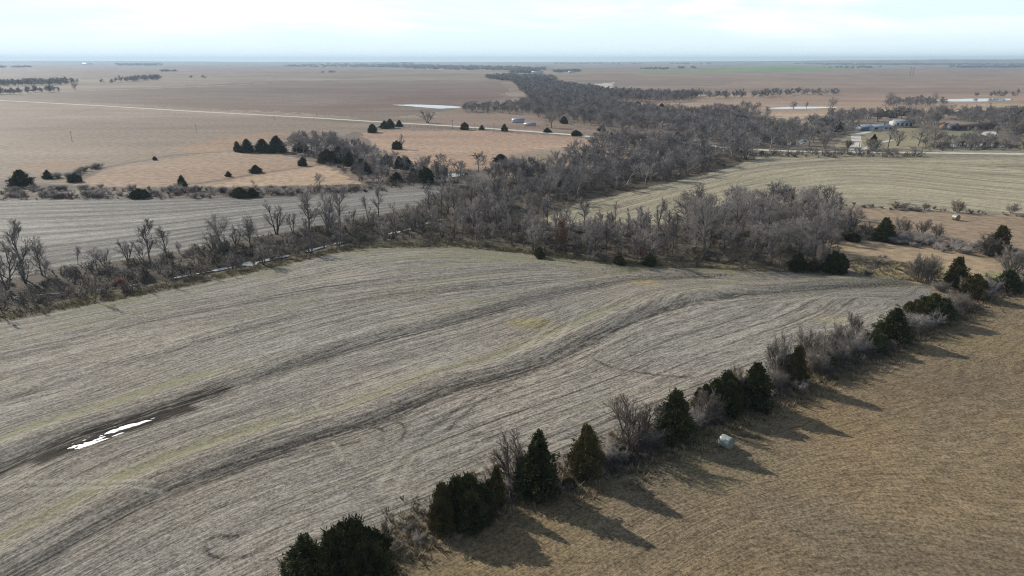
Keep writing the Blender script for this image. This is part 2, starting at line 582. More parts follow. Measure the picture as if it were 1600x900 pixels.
# ------------------------------------------------------------------ ground sheet
def make_ground():
    ang_f = np.linspace(-42, 42, 1150)
    ang_c = np.linspace(42, 318, 70)[1:-1]
    ang = np.radians(np.r_[ang_f, ang_c])          # 0 = +Y, clockwise
    th = np.radians(np.linspace(46, 0.165, 780))
    rad = CAM_H / np.tan(th)
    rad = np.r_[np.linspace(4, rad[0] - 1.5, 14), rad]
    rad[-1] = 15800
    na, nr = len(ang), len(rad)
    A, R = np.meshgrid(ang, rad)
    X = (R * np.sin(A)).ravel()
    Y = (R * np.cos(A)).ravel()
    P = np.c_[X, Y]
    r = R.ravel()
    Z = terrain(P)
    n = len(P)
    # ---- what the land is made of
    big = fbm(X / 260.0 + 3, Y / 90.0, 4)
    med = fbm(X / 40.0, Y / 18.0 + 9, 4)
    C = np.empty((n, 3))
    tan2, tan3 = np.array([0.30, 0.232, 0.168]), np.array([0.205, 0.160, 0.125])
    t = np.clip((big - 0.3) * 2.5, 0, 1)[:, None]
    C[:] = tan3 * (1 - t) + tan2 * t
    C = C * (0.85 + 0.3 * med[:, None])
    K = np.zeros((n, 3))      # stubble, hay, grass
    K[:, 2] = 1
    Wt = np.zeros((n, 3))     # wet/dark, green, pale track
    DT = np.zeros(n)          # dark wheel tracks
    RW = np.zeros((n, 3))
    RW[:, 0] = Y
    RW[:, 1] = X
    front = Y > 10

    def mask(poly, soft=2.0, jit=1.0):
        m = np.zeros(n)
        lo, hi = poly.min(0) - 30, poly.max(0) + 30
        idx = np.where((X > lo[0]) & (X < hi[0]) & (Y > lo[1]) & (Y < hi[1]))[0]
        Q = P[idx] + jit * (np.c_[fbm(X[idx] / 6, Y[idx] / 6, 3), fbm(X[idx] / 6 + 50, Y[idx] / 6, 3)] - 0.5) * 4
        m[idx] = inside(Q, poly)
        return m

    def paint(px_poly, colr, k=None, amt=1.0, jit=1.0, var=0.15, raw=False, soft=None):
        poly = px_poly if raw else GA(px_poly)
        d = np.hypot(*poly.mean(0))
        m = mask(poly, jit=jit * max(1.0, d / 200.0)) * amt
        c = np.array(colr) * (1 - var + 2 * var * med[:, None])
        C[:] = C * (1 - m[:, None]) + c * m[:, None]
        if k is not None:
            K[:] = K * (1 - m[:, None]) + np.array(k) * m[:, None]
        return m > 0.5

    # broad pastures beyond the road, each with its own tone
    paint([(-300, 99), (440, 98), (520, 106), (700, 110), (420, 124), (0, 122), (-300, 125)], (0.24, 0.18, 0.145))
    paint([(-200, 150), (0, 150), (100, 143), (420, 127), (780, 128), (800, 140), (760, 163), (700, 172), (600, 186), (400, 173), (0, 152)], (0.205, 0.152, 0.118))
    paint([(240, 150), (420, 142), (640, 150), (560, 166), (380, 164)], (0.24, 0.18, 0.14), amt=0.5, jit=4)
    paint([(420, 133), (800, 132), (800, 144), (600, 152), (400, 146)], (0.19, 0.13, 0.105), amt=0.5, jit=4)
    paint([(-200, 160), (0, 160), (300, 178), (560, 193), (520, 204), (365, 236), (240, 248), (160, 260), (100, 275), (-200, 290)], (0.26, 0.200, 0.150))
    paint([(290, 232), (340, 216), (420, 206), (450, 212), (380, 220), (360, 234), (300, 238)], (0.36, 0.21, 0.11), amt=0.6, jit=5)
    paint([(0, 262), (90, 250), (150, 258), (60, 272)], (0.33, 0.20, 0.12), amt=0.5, jit=2)
    paint([(110, 288), (170, 264), (300, 243), (370, 238), (470, 242), (500, 256), (400, 273), (330, 290), (200, 292)], (0.33, 0.235, 0.165))
    paint([(330, 292), (400, 272), (480, 258), (540, 262), (590, 276), (560, 288), (440, 294), (350, 296)], (0.40, 0.29, 0.20))
    paint([(530, 215), (600, 203), (760, 205), (900, 214), (985, 226), (940, 228), (850, 232), (800, 240), (760, 262), (700, 264), (620, 252), (560, 234)], (0.375, 0.255, 0.175))
    paint([(690, 180), (760, 176), (860, 184), (860, 192), (960, 208), (860, 206), (720, 200), (660, 192)], (0.28, 0.20, 0.155))
    paint([(1000, 195), (1080, 185), (1190, 178), (1330, 176), (1250, 186), (1160, 193), (1080, 200)], (0.42, 0.31, 0.21))
    paint([(960, 158), (1060, 147), (1180, 145), (1600, 148), (1600, 176), (1400, 178), (1200, 178), (1050, 168), (980, 166)], (0.36, 0.255, 0.18))
    paint([(1180, 143), (1700, 143), (1700, 160), (1200, 158)], (0.33, 0.23, 0.16), amt=0.6, jit=4)
    paint([(880, 120), (1200, 108), (1700, 106), (1700, 146), (1100, 144), (1000, 140), (920, 132)], (0.27, 0.20, 0.155))
    paint([(890, 124), (1150, 126), (1130, 134), (930, 136)], (0.22, 0.17, 0.14))
    paint([(925, 131), (960, 129), (955, 137), (935, 136)], (0.48, 0.43, 0.36), jit=0.5)
    paint([(1400, 178), (1560, 165), (1560, 172), (1420, 186)], (0.42, 0.30, 0.20), jit=1)
    paint([(980, 113), (1070, 109), (1200, 104), (1400, 103), (1260, 112), (1020, 114)], (0.18, 0.25, 0.10), jit=1)
    paint([(1120, 106), (1240, 101), (1240, 105), (1160, 107)], (0.14, 0.26, 0.09), jit=1)
    paint([(1000, 152), (1100, 148), (1190, 149), (1120, 154), (1020, 157)], (0.44, 0.33, 0.20), amt=0.7, jit=2)
    paint([(1280, 172), (1440, 170), (1560, 163), (1640, 164), (1560, 171), (1400, 178), (1290, 178)], (0.43, 0.32, 0.20), amt=0.8, jit=2)
    paint([(620, 150), (780, 146), (790, 156), (700, 163), (560, 172), (480, 176), (520, 160)], (0.185, 0.122, 0.092), amt=0.7, jit=4)
    paint([(200, 152), (420, 156), (560, 172), (600, 184), (430, 176), (260, 168)], (0.20, 0.135, 0.102), amt=0.55, jit=5)
    paint([(0, 126), (200, 122), (420, 120), (430, 123), (200, 127), (0, 131)], (0.29, 0.225, 0.165), amt=0.6, jit=4)
    # roadside and farm yard
    paint([(980, 222), (1040, 212), (1200, 200), (1700, 186), (1700, 243), (1200, 244), (1100, 240)], (0.17, 0.145, 0.11), amt=0.9)
    paint([(1300, 232), (1330, 205), (1350, 198), (1440, 200), (1480, 214), (1440, 232)], (0.27, 0.235, 0.145), jit=0.3)
    paint([(1460, 222), (1480, 202), (1525, 202), (1530, 214), (1500, 222)], (0.25, 0.23, 0.135), jit=0.3)
    paint([(1440, 238), (1440, 234), (1800, 234), (1800, 244), (1200, 244), (1200, 241)], (0.25, 0.235, 0.155), jit=0.3)
    # rough ground round the left pastures and along the creek
    paint([(-200, 294), (60, 285), (110, 290), (200, 293), (340, 292), (450, 290), (560, 288), (640, 270), (700, 268), (760, 264), (790, 258), (760, 282), (700, 292), (560, 303), (420, 309), (0, 314), (-200, 318)], (0.15, 0.125, 0.105))
    paint([(-200, 298), (0, 296), (200, 299), (250, 303), (0, 302), (-200, 303)], (0.26, 0.23, 0.19), amt=0.6)
    paint([(440, 240), (560, 205), (600, 240), (660, 262), (640, 290), (560, 284), (520, 262), (470, 250)], (0.16, 0.13, 0.11), amt=0.85)
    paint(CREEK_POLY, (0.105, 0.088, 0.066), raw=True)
    # small right-hand pastures
    paint([(1300, 330), (1330, 325), (1480, 333), (1800, 345), (1800, 392), (1560, 395), (1430, 375), (1340, 368)], (0.30, 0.225, 0.155))
    paint([(1290, 380), (1330, 374), (1440, 380), (1560, 398), (1800, 404), (1800, 440), (1560, 432), (1440, 422), (1380, 402), (1300, 398)], (0.36, 0.275, 0.18))
    paint([(1330, 402), (1400, 408), (1520, 428), (1700, 440), (1640, 455), (1480, 450), (1400, 436), (1330, 424)], (0.32, 0.27, 0.155))
    paint([(1355, 410), (1400, 414), (1425, 430), (1370, 424)], (0.50, 0.44, 0.27), amt=0.7, jit=1.0)
    paint([(1540, 425), (1700, 430), (1700, 455), (1560, 448)], (0.26, 0.27, 0.13), amt=0.7)
    # the stubble fields
    ml = paint(LEFT_POLY, (0.245, 0.232, 0.208), (1, 0, 0), raw=True, jit=0.6)
    mr = paint(RIGHT_POLY, (0.335, 0.300, 0.215), (1, 0, 0), raw=True, jit=0.6)
    mm = paint(MAIN_POLY, (0.254, 0.231, 0.196), (1, 0, 0), raw=True, jit=0.6)
    mh = paint(HAY_POLY, (0.208, 0.160, 0.101), (0, 1, 0), raw=True, jit=0.8)
    for m, f in ((ml, ROW_LEFT), (mr, ROW_RIGHT), (mm, ROW_MAIN), (mh, ROW_HAY)):
        RW[m, 0] = f(P[m])
        if f is ROW_HAY:
            RW[m, 1] = X[m] * 0.9 + Y[m] * 0.45
        else:
            RW[m, 1] = X[m] * 0.85 + Y[m] * 0.5
    # swath bands: wide faint light/dark combine passes
    u, v = RW[:, 0], RW[:, 1]
    band = vnoise(u / 4.5, v / 160.0) * 0.6 + vnoise(u / 1.9 + 40, v / 90.0) * 0.4
    bl = vnoise(u / 9.0, v / 300.0 + 7) * 0.5 + 0.5 * np.sin(u * 1.05 + 3 * vnoise(u / 30, v / 60)) * 0.5 + 0.25
    C[mm] *= (0.87 + 0.26 * band[mm])[:, None]
    C[ml] *= (0.32 + 1.16 * (0.75 * bl[ml] + 0.25 * band[ml]))[:, None]
    C[mr] *= (0.74 + 0.36 * band[mr] + 0.09 * np.sin(u[mr] * 0.8 + 3 * vnoise(u / 30, v / 60)[mr]) + 0.16 * vnoise(u / 3.0 + 5, v / 200.0)[mr])[:, None]
    C[mh] *= (0.88 + 0.22 * band[mh])[:, None]
    # pinkish soil and grey residue drift
    drift = fbm(X / 22.0 + 5, Y / 22.0, 3)
    C[mm] *= (1 + np.outer(drift[mm] - 0.5, [0.22, 0.10, -0.02]))
    C[mh] *= (1 + np.outer(drift[mh] - 0.5, [0.40, 0.22, -0.05]))
    # greener in the nearest left corner of the right field and patches of regrowth
    g = np.zeros(n)
    gn = vnoise(u / 2.6 + 11, v / 26.0)
    dd = {}
    for key, line, amp in (('1', T1, 0.9), ('2', T2, 1.0), ('3', T3, 0.55), ('4', T4, 0.5)):
        idx = np.where(mm)[0]
        d, s, a = seg_dist(P[idx], line)
        off = d * s
        dd[key] = (idx, off, a)
        wob = vnoise(a / 14.0, np.full(len(a), 3.3 + float(key)))
        g[idx] += amp * np.exp(-((off - 6.0 - 2 * wob) / 1.5) ** 2) * np.clip((wob - 0.3) * 2.2, 0, 1)
        width = 1.0 + 1.5 * vnoise(a / 20.0, np.full(len(a), 8.1 + float(key)))
        dark = np.exp(-((off - 0.3) / width) ** 2) * (0.55 + 0.55 * wob) + 0.35 * np.exp(-((off - 3.4) / 0.5) ** 2) * wob + 0.3 * np.exp(-((off + 3.1) / 0.35) ** 2) * (1 - wob)
        Wt[idx, 0] = np.maximum(Wt[idx, 0], dark * {'1': 0.8, '2': 0.65, '3': 0.4, '4': 0.35}[key])
    g[mm] += 0.5 * np.clip(gn[mm] - 0.72, 0, 1) * 4
    g[mr] += 0.25 * np.clip(vnoise(u / 8, v / 120)[mr] - 0.4, 0, 1)
    # separate ruts and furrow strands running along the terrace channels
    for key, offs, amp in (('1', (-2.9, -1.7, -0.9, -0.2, 0.5, 1.2, 2.0, 3.6), 1.0), ('2', (-2.2, -1.0, -0.2, 0.7, 1.6, 3.0), 0.8), ('3', (-0.8, 0.3, 1.4), 0.6), ('4', (-0.5, 0.6), 0.55)):
        idx, off, a = dd[key]
        sel = np.abs(off) < 6
        ii, of, ar = idx[sel], off[sel], a[sel]
        for q_, o0 in enumerate(offs):
            wl = o0 + 0.7 * (vnoise(ar / 16.0, ar * 0 + q_ * 1.7 + float(key)) - 0.5)
            st_ = np.clip((vnoise(ar / 9.0, ar * 0 + 20 + q_ * 2.3) - 0.28) * 2.2, 0, 1) * (1.0 if abs(o0) < 1.6 else 0.6)
            DT[ii] = np.maximum(DT[ii], amp * st_ * np.exp(-((of - wl) / 0.27) ** 2))
    # thin drill lines elsewhere in the big field, a few metres apart and broken
    uu, vv = RW[:, 0][mm], RW[:, 1][mm]
    lane = uu / 3.1
    lf = np.abs(lane - np.round(lane)) * 3.1
    on = vnoise(np.round(lane) * 3.7 + 0.5, vv / 45.0)
    DT[mm] = np.maximum(DT[mm], 0.75 * np.exp(-(lf / 0.15) ** 2) * np.clip((on - 0.5) * 3.5, 0, 1))
    # wet strip with the standing water
    mud = smooth_line(GA([(-80, 778), (0, 738), (60, 711), (140, 678), (215, 656), (290, 629), (345, 608)]))
    d, s, a = seg_dist(P[mm], mud)
    fade = 0.45 + 1.15 * np.exp(-((P[mm][:, 0] - G(190, 665)[0]) / 16.0) ** 2)
    Wt[mm, 0] = np.maximum(Wt[mm, 0], fade * np.exp(-((d * s + 0.1) / 2.1) ** 2))
    dq, sq_, aq = seg_dist(P[mm], PUD)
    Wt[mm, 0] = np.maximum(Wt[mm, 0], 2.2 * np.exp(-(dq / 2.0) ** 2))
    # tracks
    near = mm & (r < 260)
    Q = P[near]
    for line in TRACKS_LIGHT:
        d, s, a = seg_dist(Q, line)
        Wt[near, 2] = np.maximum(Wt[near, 2], 0.75 * np.exp(-(d / 0.35) ** 2))
    for line in TRACKS_DARK:
        d, s, a = seg_dist(Q, line)
        DT[near] = np.maximum(DT[near], np.exp(-(d / 0.34) ** 2) * (0.35 + 0.65 * vnoise(a / 1.6, a * 0)))
    # straw coloured dry patches
    for cx, cy, rx, ry, cc in ((1010, 441, 34, 7, (0.40, 0.33, 0.17)), (1300, 500, 40, 6, (0.36, 0.33, 0.2)), (830, 505, 40, 10, (0.27, 0.23, 0.12))):
        c0 = np.array(G(cx, cy))
        wx = width_m(cx, cy, rx)
        wy = abs(G(cx, cy - ry)[1] - G(cx, cy + ry)[1]) / 2
        q = ((X - c0[0]) / wx) ** 2 + ((Y - c0[1]) / wy) ** 2 + (med - 0.5) * 2
        m_ = (np.clip(1.2 - q, 0, 1) * 0.8)[:, None]
        C[:] = C * (1 - m_) + np.array(cc) * m_
    # grass verge under the creekside trees
    dv, sv, av = seg_dist(P[mm], TB)
    ver = np.zeros(n)
    ver[mm] = np.exp(-(dv / 5.0) ** 2) * np.clip(fbm(X[mm] / 9, Y[mm] / 9, 3) * 2.2 - 0.6, 0, 1)
    g += 0.8 * ver
    cp = inside(P, CREEK_POLY)
    dv, sv, av = seg_dist(P[cp], TB)
    vg = np.exp(-(dv / 6.0) ** 2) * np.clip(fbm(X[cp] / 5, Y[cp] / 4, 3) * 2.6 - 0.8, 0, 1)
    C[cp] = C[cp] * (1 - vg[:, None] * 0.8) + np.array([0.20, 0.185, 0.075]) * vg[:, None] * 0.8
    # hedge foot: rough dry grass each side of the row, greener in places
    hedge = smooth_line(GA([(440, 960), (520, 905), (620, 850), (690, 815), (790, 770), (920, 738), (1050, 685), (1180, 630), (1250, 600), (1400, 532), (1490, 487), (1560, 452), (1700, 425)]))
    nr_ = (r < 260) & (Y > 0)
    d, s, a = seg_dist(P[nr_], hedge)
    e = np.exp(-(d / 3.0) ** 2) * np.clip(0.5 + (fbm(X[nr_] / 3, Y[nr_] / 3, 3) - 0.5) * 3, 0.15, 1)
    rc = np.array([0.17, 0.145, 0.095])
    C[nr_] = C[nr_] * (1 - e[:, None]) + rc * e[:, None]
    K[nr_] = K[nr_] * (1 - e[:, None]) + np.array([0, 0.2, 1]) * e[:, None]
    g[nr_] += 0.45 * np.exp(-((d * -s - 7) / 4.0) ** 2) * np.clip(fbm(X[nr_] / 7 + 9, Y[nr_] / 7, 3) * 3 - 1.3, 0, 1)
    Wt[:, 1] = np.clip(g, 0, 1)
    # thin cattle paths and ditches through the pasture
    far = (r > 240) & (r < 3000) & (Y > 0)
    Qf = P[far]
    for pts, wm, amt in (([(0, 300), (60, 292), (110, 287), (165, 262), (240, 248), (300, 240), (370, 236)], 1.6, 0.6), ([(285, 288), (330, 284), (400, 272), (470, 262), (500, 257)], 2.2, 0.6), ([(0, 188), (100, 178), (180, 168), (330, 172)], 3, 0.3), ([(160, 142), (300, 136), (450, 128), (520, 126)], 5, 0.5), ([(300, 170), (420, 178), (600, 195), (800, 204)], 3, 0.35), ([(0, 204), (120, 196), (200, 190)], 4, 0.2)):
        d, s, a = seg_dist(Qf, smooth_line(GA(pts)))
        e = (amt * np.exp(-(d / wm) ** 2))[:, None]
        C[far] = C[far] * (1 - e) + np.array([0.08, 0.068, 0.058]) * e
    fv = 0.64 + 0.44 * fbm(X / 420.0 + 7, Y / 55.0, 4) + 0.26 * fbm(X / 90.0, Y / 22.0 + 3, 3)
    warm = fbm(X / 900.0, Y / 160.0 + 3, 3) - 0.5
    fm = (r > 330) & (K[:, 2] > 0.5) & (Y > 0)
    C[fm] *= fv[fm][:, None] * (1 + np.outer(warm[fm], [0.25, 0.22, 0.0]))
    C[fm] = C[fm] * 0.88 + 0.12 * C[fm].mean(1)[:, None]
    C = np.clip(C * 1.0, 0.01, 0.8)

    # faces
    i = np.arange(nr - 1)[:, None] * na
    j = np.arange(na)[None]
    j2 = (j + 1) % na
    Q4 = np.stack([i + j, i + j2, i + na + j2, i + na + j], -1).reshape(-1, 4)
    Q4 = Q4[:, ::-1]
    me = mesh_from('ground', np.c_[X, Y, Z], Q4, None, True)
    # centre disc closes the hole below the drone
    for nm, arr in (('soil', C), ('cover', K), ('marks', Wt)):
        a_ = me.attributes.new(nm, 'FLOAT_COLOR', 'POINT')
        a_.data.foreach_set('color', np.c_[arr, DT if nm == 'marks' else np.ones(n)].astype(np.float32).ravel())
    a_ = me.attributes.new('rows', 'FLOAT_VECTOR', 'POINT')
    a_.data.foreach_set('vector', RW.astype(np.float32).ravel())
    o = bpy.data.objects.new('ground', me)
    col.objects.link(o)
    tag(o, kind='structure')
    return o


def ground_mat():
    m, nt, b = new_mat('ground_cover')
    att = {}
    for nm in ('soil', 'cover', 'marks', 'rows'):
        a = nt.n('ShaderNodeAttribute', attribute_name=nm)
        att[nm] = a
    tcn = nt.n('ShaderNodeTexCoord')
    P = tcn.outputs['Object']
    rows = att['rows'].outputs['Vector']
    kc = nt.n('ShaderNodeSeparateColor')
    nt.l(att['cover'].outputs['Color'], kc.inputs[0])
    stub, hay, grass = kc.outputs[0], kc.outputs[1], kc.outputs[2]
    mk = nt.n('ShaderNodeSeparateColor')
    nt.l(att['marks'].outputs['Color'], mk.inputs[0])
    wet, green, pale = mk.outputs[0], mk.outputs[1], mk.outputs[2]
    # streaks along the rows, gently wandering
    wv = nt.n('ShaderNodeTexNoise')
    wv.inputs['Scale'].default_value = 0.06
    wv.inputs['Detail'].default_value = 2
    nt.l(P, wv.inputs['Vector'])
    wob = nt.scale(wv.outputs['Color'], (1.3, 0, 0))
    va = nt.n('ShaderNodeVectorMath', operation='ADD')
    nt.l(rows, va.inputs[0])
    nt.l(wob, va.inputs[1])
    rows = va.outputs[0]
    s1 = nt.noise(nt.scale(rows, (1.1, 0.04, 1)), 1.0, 4, 0.65, 0.1)
    s2 = nt.noise(nt.scale(rows, (3.2, 0.30, 1)), 1.0, 3, 0.7, 0.15)
    s3 = nt.noise(P, 2.6, 5, 0.8)
    s4 = nt.noise(P, 0.35, 4, 0.6)
    s5 = nt.noise(nt.scale(rows, (1.7, 0.012, 1)), 1.0, 2, 0.5, 0.0)
    s6 = nt.noise(P, 0.9, 3, 0.7)
    base = att['soil'].outputs['Color']
    # stubble: grey straw litter over darker soil
    t = nt.math('ADD', nt.math('MULTIPLY', s1, 0.20), nt.math('ADD', nt.math('MULTIPLY', s2, 0.27), nt.math('ADD', nt.math('MULTIPLY', s3, 0.40), nt.math('MULTIPLY', s6, 0.13))))
    tv = nt.ramp(t, 0.39, 0.62, 0.32, 1.78)
    tv = nt.math('MULTIPLY', tv, nt.ramp(s5, 0.58, 0.66, 1.0, 0.55))
    hv = nt.math('ADD', nt.math('MULTIPLY', s2, 0.22), nt.math('ADD', nt.math('MULTIPLY', s3, 0.62), nt.math('MULTIPLY', s6, 0.16)))
    hv = nt.ramp(hv, 0.38, 0.63, 0.42, 1.60)
    hv = nt.math('MULTIPLY', hv, nt.ramp(s4, 0.35, 0.68, 0.90, 1.07))
    gv = nt.math('ADD', nt.math('MULTIPLY', s3, 0.4), nt.math('MULTIPLY', s4, 0.6))
    gv = nt.ramp(gv, 0.36, 0.64, 0.72, 1.28)
    val = nt.math('ADD', nt.math('MULTIPLY', tv, stub), nt.math('ADD', nt.math('MULTIPLY', hv, hay), nt.math('MULTIPLY', gv, grass)))
    comb = nt.n('ShaderNodeCombineColor')
    for i in range(3):
        nt.l(val, comb.inputs[i])
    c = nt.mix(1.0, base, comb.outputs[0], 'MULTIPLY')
    # regrowth
    gm = nt.math('MULTIPLY', green, nt.ramp(nt.math('ADD', nt.math('MULTIPLY', s2, 0.5), nt.math('MULTIPLY', s3, 0.5)), 0.38, 0.62), True)
    c = nt.mix(nt.math('MULTIPLY', gm, 0.85), c, nt.mix(s3, (0.12, 0.14, 0.035), (0.27, 0.27, 0.09)))
    # damp dark furrows
    wn = nt.ramp(nt.math('ADD', nt.math('MULTIPLY', s1, 0.5), nt.math('MULTIPLY', s2, 0.5)), 0.57, 0.43)
    wm = nt.math('MULTIPLY', wet, nt.math('ADD', nt.math('MULTIPLY', wn, 0.80), nt.math('MULTIPLY', wet, 0.22)), True)
    dt = nt.math('MULTIPLY', att['marks'].outputs['Alpha'], nt.ramp(s3, 0.66, 0.40, 0.35, 1.0))
    wm = nt.math('MAXIMUM', wm, dt)
    c = nt.mix(nt.math('MULTIPLY', wm, 0.96, True), c, (0.017, 0.012, 0.008))
    c = nt.mix(nt.math('MULTIPLY', pale, nt.ramp(s3, 0.35, 0.6)), c, (0.42, 0.39, 0.32))
    nt.l(c, b.inputs['Base Color'])
    b.inputs['Roughness'].default_value = 0.75
    b.inputs['Specular IOR Level'].default_value = 0.07
    # relief of litter and rows
    h = nt.math('ADD', nt.math('MULTIPLY', s2, 0.12), nt.math('ADD', nt.math('MULTIPLY', s3, 0.14), nt.math('MULTIPLY', s1, 0.16)))
    bp = nt.n('ShaderNodeBump')
    bp.inputs['Strength'].default_value = 0.8
    bp.inputs['Distance'].default_value = 1.1
    nt.l(h, bp.inputs['Height'])
    nt.l(bp.outputs[0], b.inputs['Normal'])
    return m


ground = make_ground()
ground.data.materials.append(ground_mat())

# haze: one closed box of even air round camera and land
hb = MB()
hb.box(-15850, 15850, -15850, 15850, -30, 102)
haze = hb.build('haze', None)
tag(haze, kind='stuff')
hm = bpy.data.materials.new('haze')
hm.use_nodes = True
hn = NT(hm.node_tree)
hm.node_tree.nodes.clear()
ho = hn.n('ShaderNodeOutputMaterial')
pv = hn.n('ShaderNodeVolumePrincipled')
pv.inputs['Color'].default_value = (0.60, 0.80, 1.0, 1)
pv.inputs['Density'].default_value = HAZE_DENSITY
pv.inputs['Anisotropy'].default_value = 0.2
hn.l(pv.outputs[0], ho.inputs['Volume'])
haze.data.materials.append(hm)


# ------------------------------------------------------------------ water, roads
def sheet(name, px_pts, z, mat, raw=False, kind='structure'):
    p = px_pts if raw else GA(px_pts)
    n = len(p)
    V = np.c_[p, np.full(n, z)]
    me = bpy.data.meshes.new(name)
    me.from_pydata([tuple(v) for v in V], [], [tuple(range(n))])
    me.materials.append(mat)
    me.validate()
    if me.polygons[0].normal.z < 0:
        me.flip_normals()
    o = bpy.data.objects.new(name, me)
    col.objects.link(o)
    tag(o, kind=kind)
    return o


def ribbon(name, line, w0, z, mat, w1=None, jag=0.0, kind='structure', rnd=0, widths=None):
    line = np.asarray(line)
    d = np.gradient(line, axis=0)
    d /= np.hypot(*d.T)[:, None]
    nrm = np.c_[-d[:, 1], d[:, 0]]
    k = len(line)
    ww = np.linspace(w0, w1 if w1 else w0, k) / 2 if widths is None else np.asarray(widths) / 2
    rr = np.random.RandomState(rnd)
    a = line + nrm * (ww * (1 + jag * (rr.rand(k) - 0.5)))[:, None]
    b = line - nrm * (ww * (1 + jag * (rr.rand(k) - 0.5)))[:, None]
    V = np.vstack([np.c_[a, np.full(k, z)], np.c_[b, np.full(k, z)]])
    i = np.arange(k - 1)
    Q = np.stack([i, i + k, i + k + 1, i + 1], 1)
    me = mesh_from(name, V, Q, mat)
    o = bpy.data.objects.new(name, me)
    col.objects.link(o)
    tag(o, kind=kind)
    return o


def wavy(pts, n=6, seed=0, amp=0.15):
    """closed shoreline through ground points with irregular edge"""
    p = GA(pts)
    p = np.vstack([p, p[:1]])
    L = smooth_line(p, n)[:-1]
    rr = np.random.RandomState(seed)
    c = L.mean(0)
    return c + (L - c) * (1 + amp * (rr.rand(len(L)) - 0.5))[:, None]


_dc = np.r_[0, np.cumsum(np.hypot(*np.diff(CREEK, axis=0).T))]
_sc = np.linspace(0, _dc[-1], 260)
CREEK_F = np.c_[np.interp(_sc, _dc, CREEK[:, 0]), np.interp(_sc, _dc, CREEK[:, 1])]
_px = 800 + F_PX * CREEK_F[:, 0] / (CREEK_F[:, 1] * CP + CAM_H * SP)
_wd = np.interp(_px, [-100, 0, 70, 130, 240, 300, 350, 375, 400, 430, 440, 500, 550, 570, 605, 615, 625, 650, 680], [0.9, 1.0, 0.8, 0.4, 0.5, 1.0, 1.6, 3.2, 2.8, 1.3, 2.0, 1.7, 1.3, 0.4, 0.5, 2.2, 0.5, 1.8, 1.5]) * np.clip((vnoise(_sc / 2.3, _sc * 0 + 1.5) - 0.42) * 4.0, 0.02, 1.3)
ribbon('creek_water', CREEK_F, 1.0, -0.85, M['creek'], widths=_wd)
ribbon('puddle_water', PUD, 4.8, -0.285, M['puddle'], rnd=1)
sheet('pond_water', wavy([(612, 164), (650, 163.4), (700, 165.4), (722, 168), (690, 169.8), (650, 167)], 5, 1), 0.15, M['water'], True)
sheet('pond_water', wavy([(672, 275), (690, 271), (725, 273), (700, 278)], 5, 2), 0.15, M['water'], True)
sheet('pond_water', wavy([(1190, 169.5), (1240, 167), (1305, 167.2), (1298, 169), (1230, 170.5)], 5, 3), 0.15, M['water'], True)
sheet('pond_water', wavy([(1445, 157), (1500, 154.8), (1560, 154), (1585, 156), (1560, 158), (1500, 159)], 5, 4), 0.15, M['water'], True)
sheet('pond_water', wavy([(1480, 227), (1505, 224), (1560, 225), (1590, 228), (1540, 231), (1500, 231)], 5, 5), 0.15, M['water'], True)
sheet('pond_water', wavy([(1205, 222), (1225, 218), (1258, 219), (1250, 226), (1220, 227)], 5, 6), 0.15, M['water'], True)
sheet('gravel_yard', wavy([(1532, 210), (1540, 206), (1556, 206), (1558, 211), (1545, 213)], 5, 7), 0.1, M['gravel'], True)
road_line = smooth_line(GA([(-400, 135), (-100, 151), (0, 157), (150, 165), (300, 174), (450, 182), (600, 191), (720, 198), (860, 208), (960, 217), (1060, 222), (1130, 230), (1200, 235), (1320, 238), (1450, 239), (1600, 241), (1900, 243)]), 6)
ribbon('road', road_line, 6.5, 0.12, M['gravel'])
ribbon('driveway', smooth_line(GA([(1334, 238), (1337, 228), (1338, 218), (1337, 211)])), 5.5, 0.06, M['gravel'])
ribbon('driveway', smooth_line(GA([(1330, 211), (1345, 209), (1362, 205), (1385, 204), (1405, 203)])), 5.0, 0.075, M['gravel'])
ribbon('driveway', smooth_line(GA([(1340, 236), (1360, 229), (1385, 221), (1400, 219)])), 3.0, 0.09, M['gravel'])
ribbon('lane', smooth_line(GA([(60, 145), (130, 142), (160, 141), (250, 138), (420, 130)])), 5.0, 0.12, M['gravel'])


# ------------------------------------------------------------------ tree generators
def rot_about(d, ax, a):
    ax = ax / (np.linalg.norm(ax) + 1e-9)
    return d * math.cos(a) + np.cross(ax, d) * math.sin(a) + ax * np.dot(ax, d) * (1 - math.cos(a))


def unit(a):
    return a / (np.linalg.norm(a, axis=-1, keepdims=True) + 1e-9)


def tubes(mb, P, r0, r1, sides):
    """many tapered tubes at once: P (N,k,3), radii from r0 (N) to r1 (N)"""
    N, k, _ = P.shape
    d = unit(P[:, -1] - P[:, 0])
    ref = np.where(np.abs(d[:, 2:3]) < 0.9, np.array([[0, 0, 1.0]]), np.array([[1.0, 0, 0]]))
    u = unit(np.cross(d, ref))
    v = np.cross(d, u)
    a = np.arange(sides) * 2 * math.pi / sides
    ring = np.cos(a)[None, :, None] * u[:, None] + np.sin(a)[None, :, None] * v[:, None]
    t = np.linspace(0, 1, k)[None, :]
    rad = r0[:, None] * (1 - t) + r1[:, None] * t
    V = P[:, :, None, :] + ring[:, None] * rad[:, :, None, None]
    i = np.arange(k - 1)[:, None] * sides
    j = np.arange(sides)[None]
    j2 = (j + 1) % sides
    T = np.concatenate([np.stack([i + j, i + j2, i + j2 + sides], -1).reshape(-1, 3), np.stack([i + j, i + j2 + sides, i + j + sides], -1).reshape(-1, 3)])
    mb.add(V.reshape(-1, 3), (np.arange(N)[:, None, None] * k * sides + T[None]).reshape(-1, 3))


